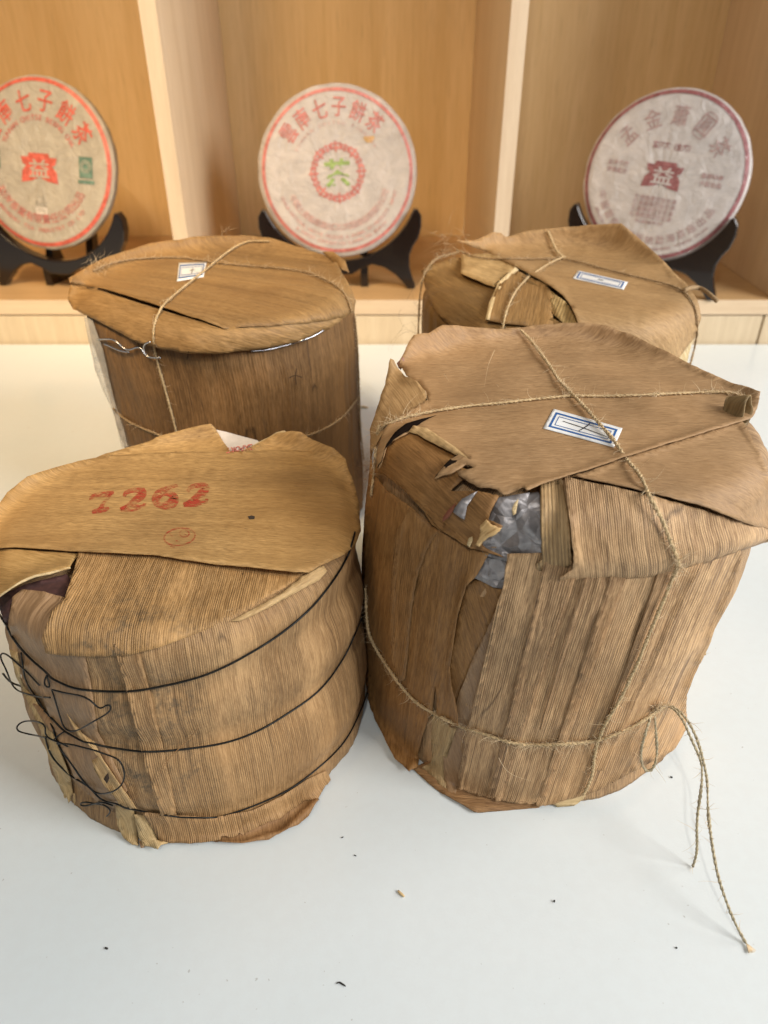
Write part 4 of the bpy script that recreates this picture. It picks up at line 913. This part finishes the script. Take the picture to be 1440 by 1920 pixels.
# main top leaf
b3.sheet('top_leaf', Q8((290, 400), (262, 380), (275, 300), (300, 250), (350, 150), (385, 100), (440, 105), (520, 100), (580, 60), (640, 28), (760, 32), (900, 45), (1100, 62), (1250, 62))+K3((480, 62), (560, 56), (700, 42), (780, 41), (850, 48), (960, 90), (1040, 130), (1170, 192), (1290, 252), (1345, 268), (1385, 280), (1370, 370), (1345, 392), (1200, 440), (1000, 500), (930, 522), (740, 585), (640, 618), (580, 640), (565, 628), (500, 640, .9), (470, 622, .9), (420, 618, .9), (385, 600, .6), (345, 575))+Q2((640, 222, .6), (750, 208, .6), (690, 190), (600, 240), (480, 255), (580, 140), (640, 118), (710, 150))+Q8((860, 1238), (560, 1050), (400, 950), (330, 985), (190, 1060), (150, 1230), (120, 1260), (100, 1120), (130, 950), (180, 870), (300, 800), (490, 690), (470, 600), (400, 530), (310, 470)), L3_TOP, 6.8, ('flat', 3), rag=.3, wav=.65,
    curl=[(K3((1340, 392), (1000, 500), (740, 585), (560, 640)), 2.8, 9), (Q8((860, 1238), (560, 1050), (400, 950)), 1.2, 10), (Q8((330, 985), (190, 1060), (150, 1230)), .8, 6)],
    ridge=[(Q8((700, 130), (600, 190), (520, 240)), .9, 10), (Q8((385, 100), (300, 260), (262, 380)), -1.5, 12), (K3((560, 56), (700, 200)), -.5, 25)])
b3.sheet('torn_lip', Q8((320, 990), (360, 930), (480, 955), (620, 1050), (740, 1130), (862, 1238), (740, 1195), (600, 1120), (480, 1060), (400, 1010)), leaf_mat('leaf_tear_pale', (.38, .26, .12), (.55, .39, .21), rib=.05, streak=.4, blotch=.1, seed=63.), 7.6, ('px', 35), rag=.2, wav=.2)
b3.sheet('gap_shade_sheet', Q8((560, 845), (430, 880), (300, 920), (230, 985), (180, 1060), (135, 1230), (170, 1110), (240, 1030), (330, 975), (440, 905)), plain('gap_shade_paint', (.012, .008, .006), 1., spec=0.), 8.4, wav=0, step=5)  # flat black sheet painting the shade inside the gap
b3.sheet('gap_shade_sheet', Q2((480, 252), (560, 165), (620, 115), (705, 150), (640, 160), (570, 190)), plain('tear_shade_paint', (.012, .008, .006), 1., spec=0.), 7.6, wav=0, step=5)  # black sheet laid on top, stands for the shade within the tear
# rolled end on the right
b3.freeze()
P0, _ = b3.hit(1352, 770, b3.all); P1, _ = b3.hit(1396, 775, b3.all); ax = Vector((.95, .10, .05)).normalized()
P0 = Vector(P0)
V = []; Fc = []; NS = 30; 
base = ORG+ray(1402, 772)*((P0-ORG).length-.002); ax = Vector((.62, -.74, .2)).normalized()
e1 = Vector((.30, .92, -.2)); e1 = (e1-ax*e1.dot(ax)).normalized(); e2 = ax.cross(e1).normalized()
for i in range(9):
    for k in range(NS):
        a = 2*math.pi*k/NS; rr_ = .0074*(1+.13*math.cos(3*a+1)+.08*math.cos(5*a)); f_ = i/8
        V.append(base+ax*(f_-1.)*.011+e1*math.cos(a)*rr_*(.35+.30*f_)+e2*math.sin(a)*rr_*(.75+.25*f_))
for i in range(8):
    for k in range(NS): k2 = (k+1) % NS; Fc.append((i*NS+k, i*NS+k2, (i+1)*NS+k2, (i+1)*NS+k))
Fc.append(tuple(range(NS)))
o = mesh_obj('rolled_leaf_end', V, Fc, leaf_mat('leaf_roll_dark', (.16, .11, .05), (.28, .20, .10), rib=.05, streak=.3, blotch=.3, seed=67.), r3, uv=[(v.y, v.x) for v in V])
md = o.modifiers.new('thickness', 'SOLIDIFY'); md.thickness = .0006
# twines
T3a = b3.path(K3((60, 420, 0), (72, 385), (120, 362), (180, 345), (330, 318), (500, 300), (640, 285), (745, 276), (900, 276), (1100, 268), (1240, 262), (1310, 266), (1345, 275), (1360, 300)), 1.1)
T3a2 = b3.path([(713, 800), (707, 850), (704, 890), (699, 930)], 1.1)
T3b = b3.path(K3((556, 38), (585, 68), (610, 100), (660, 170), (700, 230), (750, 282), (800, 335), (850, 392), (900, 452), (930, 502), (980, 562, 1.5), (1012, 630, 3.2), (1035, 675, 2.5), (1060, 722, 1), (1090, 800), (1112, 862))+K4((1105, 20), (1070, 110), (1020, 230), (960, 380), (900, 500), (850, 590), (820, 680), (812, 750), (780, 830)), 1.9)
T3c = b3.path(K4((15, 100), (22, 230), (50, 310), (130, 430), (190, 500), (260, 545), (340, 585), (430, 612), (550, 648), (680, 650), (830, 635), (950, 590), (1030, 540), (1065, 518)), 1.1)
kn = b3.path(S1((260, 120, 1), (300, 85, 2.5), (340, 80, 3), (320, 120, 3.5), (280, 110, 4), (300, 70, 3), (360, 78, 3), (400, 82, 3)), 1.2)
def free(px, d0, d1, zmin=.0009):
    """a hanging strand: traced points at distances going from d0 to d1 metres (along the view), ends on the table"""
    out = []
    sp = smooth_path([p for p in px], 12); n = len(sp)
    for i, p in enumerate(sp):
        t = i/(n-1); d = ray(p[0], p[1]); tz = (zmin-CAM_H)/d.z
        f = d0+(d1-d0)*t if len(p) < 3 else p[2]
        out.append(ORG+d*min(tz, tz-(1-0)*f))
    a = np.array(out)
    for _ in range(3): a[1:-1] = .25*a[:-2]+.5*a[1:-1]+.25*a[2:]
    return smooth_path(list(a), .0015)
kP, _ = b3.hit(*S1((400, 82))[0][:2], b3.all); dK = ray(*S1((400, 82))[0][:2]); lk = (.0009-CAM_H)/dK.z-(kP-ORG).length
def fr(*p): return [(x, y, f*lk) for (x, y), f in zip(S1(*[q[:2] for q in p]), [q[2] for q in p])]
tail1 = free(fr((390, 80, 1.0), (470, 110, 1.05), (540, 200, 1.0), (600, 320, .9), (640, 450, .8), (660, 540, .72), (680, 640, .65), (678, 780, .58), (690, 930, .5), (710, 1080, .42), (750, 1300, .3), (800, 1460, .22), (860, 1620, .12), (910, 1720, .05), (955, 1800, 0)), 0, 0)
tail2 = free(fr((380, 84, 1.0), (460, 120, 1.05), (510, 210, 1.), (545, 290, .95), (580, 375, .88), (630, 465, .78), (642, 560, .7), (632, 700, .6), (606, 870, .45), (600, 1000, .33), (604, 1100, .2), (600, 1190, .08), (572, 1247, 0)), 0, 0)
loopp = free(fr((290, 100, 1.0), (240, 260, .9), (205, 370, .7), (193, 450, .55), (210, 550, .3), (240, 592, .25), (282, 570, .3), (310, 480, .45), (316, 400, .6), (303, 250, .85), (296, 110, 1.0)), 0, 0)
def near(px, r, k, b=b3): P, _ = b.hit(px[0], px[1], b.all); return (P.x, P.y, P.z, r, k)
rope('twine', [T3a2], M['twine'], r3, fuzz=.9, hair_mat=M['fibre'], seed=32)
rope('twine', [T3a], M['twine'], r3, fuzz=.9, hair_mat=M['fibre'], seed=2, fuzz_at=[near((720, 800), .02, 3.5), near((1375, 745), .016, 4), near((1076, 748), .008, 2)])
rope('twine', [T3b], M['twine'], r3, r=.00068, fuzz=.8, hair_mat=M['fibre'], seed=3, fuzz_at=[near((1060, 735), .010, 3), near((1265, 1055), .013, 5), near((1215, 950), .01, 2)])
rope('twine', [T3c, b3.ring_back(.055, -25, 185, 1.2)], M['twine'], r3, r=.00068, fuzz=1.1, hair_mat=M['fibre'], seed=4, fuzz_at=[near((1010, 1400), .045, 2.2)], hairlen=.0075)
rope('twine_knot', [kn], M['twine_dark'], r3, r=.0006, fuzz=1.6, hair_mat=M['fibre'], seed=5)
rope('twine_tail', [tail1], M['twine_grey'], r3, r=.00055, fuzz=.35, hair_mat=M['fibre'], seed=6)
rope('twine_tail', [tail2], M['twine_grey'], r3, r=.00055, fuzz=.35, hair_mat=M['fibre'], seed=8)
rope('twine_loop', [loopp], M['twine_grey'], r3, r=.00055, fuzz=.4, hair_mat=M['fibre'], seed=7)
# frayed end
V = []; Fc = []
e0 = Vector(tail1[-1]); rnd = random.Random(3)
for k in range(26):
    d = Vector((.35+rnd.gauss(0, .25), -1+rnd.gauss(0, .2), .1*rnd.random())).normalized(); tube([e0, e0+d*.0015+Vector((0, 0, .0002)), e0+d*.0045*rnd.uniform(.5, 1)], .0002, 4, V, Fc)
mesh_obj('frayed_end', V, Fc, M['fibre'], r3)
# stray hairs on the top
V = []; Fc = []
for pl in ([(927, 660), (915, 690), (908, 730)], [(832, 705), (836, 712), (842, 720)], [(797, 735), (801, 755), (802, 765)], [(755, 780), (765, 762), (785, 742)], [(1078, 895), (1100, 902)], [(934, 1418), (945, 1438), (965, 1452), (1000, 1462)], [(1205, 945), (1208, 955)], [(930, 725), (936, 731)]):
    tube(b3.path([p+(0,) for p in pl], 1.4, .003), .00013, 4, V, Fc, taper=True)
h = mesh_obj('loose_hairs', V, Fc, M['fibre'], r3); h['kind'] = 'stuff'
def label(b, quad, parent, lift=.35, rot=None, strokes=(), name='label_sticker', full=True):
    def at(u, v):
        (ax_, ay), (bx, by), (cx_, cy), (dx, dy) = quad   # TL TR BR BL
        return ((1-v)*((1-u)*ax_+u*bx)+v*((1-u)*dx+u*cx_), (1-v)*((1-u)*ay+u*by)+v*((1-u)*dy+u*cy))
    st = b.decal(name, [[at(0, 0), at(1, 0), at(1, 1), at(0, 1)]], M['white_sticker'], lift, parent, thick=.00012)
    def frame(m_u, m_v, wu, wv, mat, nm):
        ps = []
        for (u0, v0, u1, v1) in ((m_u, m_v, 1-m_u, m_v+wv), (m_u, 1-m_v-wv, 1-m_u, 1-m_v), (m_u, m_v+wv, m_u+wu, 1-m_v-wv), (1-m_u-wu, m_v+wv, 1-m_u, 1-m_v-wv)):
            ps.append([at(u0, v0), at(u1, v0), at(u1, v1), at(u0, v1)])
        return b.decal(nm, ps, mat, lift+.15, st)
    frame(.055, .13, .03, .07, M['blue_ink'], 'thick_border')
    frame(.12, .28, .010, .025, M['blue_ink'], 'thin_border')
    b.decal('handwriting', [[at(u, v)+(wd,) for u, v, wd in s_] for s_ in strokes], M['black_ink'], lift+.2, st, closed=False)
label(b3, ((1037.5, 767.5), (1167, 804), (1151, 840), (1018, 804)), r3, strokes=[[(.2, .45, 1.), (.5, .5, 1.2), (.86, .62, 1.)], [(.56, .22, 2.2), (.52, .45, 2.), (.46, .72, 1.2)]])

# ================================================================== BACK LEFT BUNDLE
r2 = empty('tea_bundle', (-.135, .555, 0), 'back left dark leaf wrapped bundle with a drooping lid and steel wire', 'tea bundle', 'leaf wrapped tea bundles on the table')
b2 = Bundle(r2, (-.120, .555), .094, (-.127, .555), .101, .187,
    [(150, 545), (158, 590), (180, 650), (200, 720), (222, 790), (240, 840)], [(650, 545), (664, 590), (669, 650), (671, 750), (675, 820), (680, 880)], rim=.010, mat=L2_BODY, seed=14, crease=.0008)
b2.sheet('plastic_film', K5((100, 420), (135, 425), (180, 560), (240, 800), (300, 1000), (270, 1000), (225, 830), (150, 650)), M['film'], 2.5, wav=.6)
b2.sheet('lid_roll', K5((48, 285), (200, 330), (420, 400), (720, 485), (860, 450), (1000, 430), (1150, 400), (1270, 360), (1275, 400), (1180, 468), (1050, 525), (900, 557), (700, 577), (550, 573), (440, 555), (340, 530), (200, 465), (120, 420), (65, 385), (42, 350)), leaf_mat('leaf_amber_roll', (.225, .135, .052), (.36, .225, .10), rib=.06, streak=.5, blotch=.3, seed=71., dark=(.15, .085, .033)), 3.5, ('px', 12), rag=.2,
    ridge=[(K5((100, 345), (350, 455), (600, 525), (900, 495), (1200, 425)), 4.2, 26)], curl=[(K5((100, 410), (340, 530), (700, 577), (1050, 525), (1250, 420)), .8, 8)], wav=.5)
b2.sheet('top_leaf', K5((52, 265), (130, 212), (230, 165), (400, 110), (520, 95), (640, 72), (800, 66), (925, 78), (1050, 118), (1190, 165), (1225, 200), (1262, 270), (1292, 355), (1278, 400), (1230, 425), (1130, 450), (1010, 468), (900, 480), (800, 488), (722, 493), (560, 447), (430, 403), (300, 358), (60, 288)), L2_TOP, 6.0, ('flat', -25), rag=.2,
    curl=[(K5((60, 288), (430, 403), (722, 493)), 2.6, 12), (K5((640, 72), (925, 78), (1190, 165)), -2., 14), (K5((800, 485), (1010, 462), (1270, 405)), 2.6, 16)], ridge=[(K5((1190, 300), (1260, 340)), 1.2, 8)], wav=.5)
b2.sheet('crumpled_corner', K5((1150, 160), (1200, 155), (1250, 200), (1265, 250), (1235, 235), (1200, 205)), L2_TOP, 8, ('flat', -25), wav=1.2)
b2.freeze()
for pl in (((1012, 692), (1040, 682), (1070, 690)), ((1046, 650), (1040, 690), (1044, 722)), ((562, 572), (555, 606))):
    b2.decal('crack', [[(x, y, 1.5) for x, y in K5(*pl)]], plain('dark_crack', (.05, .027, .012), .9), .3, closed=False)
ta = b2.path(K5((925, 80), (820, 84), (740, 130), (690, 170), (640, 212), (540, 292), (450, 370), (422, 420), (406, 470), (410, 560), (440, 680), (480, 820), (510, 940), (540, 1060)), 1.3)
tb_ = b2.path(K5((130, 215), (200, 185), (300, 165), (450, 156), (560, 160), (690, 180), (850, 196), (980, 206), (1100, 225), (1200, 270), (1262, 320), (1292, 400)), 1.2)
tb2 = b2.path(K5((1300, 420), (1312, 560), (1318, 700), (1325, 900), (1340, 1060)), 1.6)
tc = b2.path(K5((225, 830), (300, 890), (400, 935), (520, 975), (700, 1000), (900, 990), (1050, 962), (1150, 930), (1250, 868), (1320, 780)), 1.3)
rope('twine', [ta], M['twine'], r2, r=.0006, fuzz=.4, hair_mat=M['fibre'], seed=12)
rope('twine', [tb_], M['twine_dark'], r2, r=.0006, fuzz=.6, hair_mat=M['fibre'], seed=13)
rope('twine', [tb2], M['twine_dark'], r2, r=.0006, fuzz=.6, hair_mat=M['fibre'], seed=15)
rope('twine', [tc, b2.ring_back(.085, 10, 170, 1.2)], M['twine_dark'], r2, r=.0006, fuzz=.5, hair_mat=M['fibre'], seed=14)
wire('steel_wire', [b2.path(K5((840, 572), (900, 568), (960, 555), (1050, 530), (1100, 512), (1160, 480)), 2.5)], .0006, M['steel_wire'], r2)
wire('steel_wire', [b2.path(K5((160, 520, 2), (200, 518, 4), (230, 516, 4), (262, 545, 3), (290, 572, 2), (320, 560, 1), (350, 545, 1), (365, 580, 2), (382, 600, 3), (440, 600, 3)), 1.5), b2.path(K5((190, 540, 2), (220, 550, 3), (260, 572, 2), (300, 575, 1)), 1.5), b2.path(K5((380, 590, 2), (358, 560, 2), (370, 535, 2), (395, 530, 1)), 1.5)], .0006, M['steel_wire'], r2)
label(b2, (K5((517, 176))[0][:2], K5((642, 172))[0][:2], K5((628, 240))[0][:2], K5((508, 260))[0][:2]), r2, strokes=[[(.45, .5, 1.), (.62, .45, 1.)], [(.53, .35, 1.), (.53, .7, 1.)]])
def tuft(parent, c, r, n, mat, seed, ln=.02):
    rnd = random.Random(seed); V = []; Fc = []
    for k in range(n):
        q = Vector(c)+Vector([rnd.gauss(0, r) for _ in range(3)]); q.z = max(q.z, .002)
        d = Vector([rnd.gauss(0, 1) for _ in range(3)]).normalized(); cv = Vector([rnd.gauss(0, 1) for _ in range(3)])*.6; pts = []
        for i in range(9): pts.append(q.copy()); d = (d+cv*.3+Vector([rnd.gauss(0, .2) for _ in range(3)])).normalized(); q = q+d*ln/9; q.z = max(q.z, .0008)
        tube(pts, .00011, 3, V, Fc, taper=True)
    o = mesh_obj('fibre_tuft', V, Fc, mat, parent); o['kind'] = 'stuff'
P_, _ = b2.hit(672, 850, b2.all)
tuft(r2, P_+Vector((.004, -.012, -.012)), .006, 110, plain('red_brown_fibre', (.22, .12, .07), .8), 5, .022)
P_, _ = b2.hit(183, 500, b2.all); tuft(r2, P_, .004, 40, M['fibre'], 6, .012)
P_, _ = b2.hit(430, 445, b2.all); tuft(r2, P_+Vector((0, 0, .001)), .0025, 10, M['fibre'], 7, .012)

# ================================================================== BACK RIGHT BUNDLE
r4 = empty('tea_bundle', (.125, .560, 0), 'back right leaf wrapped bundle with loose folded flaps on its left side', 'tea bundle', 'leaf wrapped tea bundles on the table')
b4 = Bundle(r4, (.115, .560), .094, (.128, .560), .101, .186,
    [(797, 500), (793, 560), (793, 640), (800, 720), (820, 800)], [(1290, 545), (1302, 590), (1298, 640), (1280, 700), (1250, 780), (1220, 850)], rim=.014, mat=L4_DARK, seed=23, crease=.0010)
b4.sheet('hanging_flap', K6((70, 235), (100, 215), (210, 180), (420, 230), (560, 320), (585, 400), (585, 480), (420, 540), (200, 460), (130, 400), (90, 330)), L4_DARK, 2.5, ('px', 30), rag=.3, ridge=[(K6((120, 250), (200, 300), (300, 420)), 1.5, 20), (K6((250, 420), (380, 400)), -1.5, 10)], wav=1.0)
b4.sheet('side_leaf', K6((580, 420), (680, 460), (700, 520), (560, 560), (500, 480)), L4_DARK, 1.5, ('side', 0))
b4.sheet('folded_flap', K6((575, 320), (642, 372), (672, 430), (690, 470), (640, 462), (585, 415), (575, 370)), leaf_mat('leaf_straw_ribbed', (.38, .26, .11), (.55, .40, .19), rib=1., streak=.7, blotch=.1, seed=81., pitch=.0022), 4.0, ('px', 110), rag=.3)
b4.sheet('folded_flap', K6((435, 240), (560, 305), (588, 340), (585, 470), (470, 460), (325, 440), (335, 380), (370, 305)), leaf_mat('leaf_umber_roll', (.22, .13, .05), (.36, .22, .095), rib=.5, streak=.8, blotch=.2, seed=83.), 5.0, ('px', 100), rag=.2, ridge=[(K6((420, 270), (370, 330), (340, 430)), 2.2, 8)], curl=[(K6((588, 340), (585, 470)), -2, 10)])
b4.sheet('curled_edge', K6((435, 240), (448, 250), (390, 300), (355, 360), (340, 440), (322, 440), (332, 380), (368, 300)), L_LIP, 7.6, ('px', 100), wav=0)
b4.sheet('folded_flap', K6((225, 185), (320, 180), (400, 200), (450, 238), (390, 275), (352, 312), (280, 285), (219, 262)), leaf_mat('leaf_buff_fold', (.36, .245, .115), (.52, .37, .19), rib=.1, streak=.5, blotch=.15, seed=85.), 6.0, ('px', 15), rag=.2, ridge=[(K6((225, 262), (330, 215), (450, 238)), 1.5, 8)])
b4.sheet('top_leaf', K6((205, 138, .4), (235, 150), (330, 188), (400, 225), (470, 262), (570, 320), (620, 352), (655, 400), (682, 468), (700, 540), (900, 600), (1060, 600), (1100, 540), (1135, 490), (1152, 420), (1140, 360), (1108, 310), (1050, 250), (990, 190), (920, 125), (850, 64), (780, 68), (640, 78), (500, 92), (400, 118), (380, 104), (340, 100), (320, 112), (280, 130), (240, 140)), L4_TOP, 6.6, ('flat', -20), rag=.25,
    curl=[(K6((205, 138), (400, 225), (570, 320), (682, 468)), 2.6, 12)], ridge=[(K6((905, 400), (910, 460)), -1.2, 5), (K6((1108, 310), (900, 240), (700, 190)), .6, 8)], wav=.5, fade=lambda x, y: 1-.6*ss(560, 680, y)*ss(1060, 1150, x))
b4.sheet('pale_patch', K6((1060, 590), (1110, 510), (1135, 500), (1120, 560), (1100, 640), (1070, 640)), leaf_mat('leaf_patch_straw', (.50, .37, .18), (.66, .55, .35), rib=.3, streak=.8, blotch=.1, seed=87.), 2.0, ('side', 0), rag=.6, wav=.8)
b4.freeze()
ua = b4.path(K6((566, 72), (580, 110), (592, 145), (612, 175), (632, 186)), 1.6)
ub = b4.path(K6((632, 182), (600, 195), (550, 222), (482, 270), (430, 332), (398, 410), (386, 490), (382, 560)), 2.2)
uc = b4.path(K6((200, 150), (300, 182), (450, 186), (600, 186), (660, 192), (800, 230), (950, 266), (1050, 292), (1110, 322), (1145, 380), (1156, 450), (1135, 560), (1112, 640)), 1.3)
ud = b4.path(K6((215, 165), (130, 190), (85, 225), (72, 300), (66, 400), (62, 520)), 2.5)
rope('twine', [ua], M['twine'], r4, r=.0009, fuzz=.8, hair_mat=M['fibre'], seed=22)
rope('twine', [ub], M['twine'], r4, r=.0006, fuzz=.5, hair_mat=M['fibre'], seed=23)
rope('twine', [uc], M['twine_dark'], r4, r=.00055, fuzz=.5, hair_mat=M['fibre'], seed=24)
rope('twine', [ud], M['twine_dark'], r4, r=.0006, fuzz=1., hair_mat=M['fibre'], seed=25)
e = b4.path(K6((1105, 318, 0), (1125, 305, 1), (1142, 298, 2), (1170, 308, 4), (1200, 330, 6), (1228, 356, 8)), 2)
wire('twine_stub', [e], .0016, M['twine_dark'], r4)
label(b4, (K6((684, 228))[0][:2], K6((884, 274))[0][:2], K6((866, 305))[0][:2], K6((664, 260))[0][:2]), r4, strokes=[[(.45, .5, 1.), (.55, .5, 1.)]])
P_, _ = b4.hit(850, 480, b4.all); tuft(r4, P_+Vector((-.004, 0, .006)), .008, 34, M['fibre'], 9, .024)
P_, _ = b4.hit(800, 590, b4.all); tuft(r4, P_+Vector((-.010, 0, -.002)), .007, 16, plain('dark_fibre', (.20, .14, .09), .8), 10, .03)

# ------------------------------------------------------------------ crumbs on the table
def crumb(name, px, path, r, mat, lab, seg=6):
    pts = [atz(x, y, r) for x, y in path]
    pts = [Vector(p) for p in smooth_path([tuple(p) for p in pts], .0006)]
    c = pts[0].copy(); c.z = 0
    rad = [r*(.55+.45*math.sin(math.pi*(i+.5)/len(pts))) for i in range(len(pts))]
    V, Fc = tube(pts, rad, seg)
    o = mesh_obj(name, V, Fc, mat, None, origin=c); o['label'] = lab; o['category'] = 'crumb' if name == 'crumb' else 'leaf scrap'; return o
DK = plain('dark_tea_crumb', (.02, .018, .015), .6)
crumb('leaf_scrap', 0, [(746, 1670), (751, 1675), (758, 1681)], .0007, L_PALE, 'tiny straw coloured leaf scrap on the white table below the gap between the front bundles')
crumb('leaf_scrap', 0, [(631, 1844), (636, 1842), (642, 1845), (648, 1849)], .0004, DK, 'tiny curved dark leaf scrap near the bottom edge of the white table')
crumb('crumb', 0, [(1038, 1689), (1041, 1690)], .0006, DK, 'round black crumb on the white table below the front right bundle')
crumb('crumb', 0, [(1257, 1456), (1261, 1458)], .0005, DK, 'dark crumb on the table beside the hanging twine loop')
crumb('crumb', 0, [(197, 1777), (202, 1779)], .0005, DK, 'dark crumb alone at the lower left of the table')
crumb('crumb', 0, [(1267, 1776), (1270, 1778)], .0004, DK, 'small dark crumb left of the frayed twine end')
crumb('crumb', 0, [(664, 1603), (668, 1605)], .0003, DK, 'minute grey crumb on the table midway between the two front bundles')
crumb('crumb', 0, [(640, 1571), (644, 1569)], .0003, DK, 'minute grey crumb on the table beside the base of the front left bundle')
crumb('leaf_scrap', 0, [(675, 762), (690, 764)], .0012, L_PALE, 'yellowish leaf scrap on the table right of the back left bundle')
# a wisp of twine fibre in the gap between the front bundles
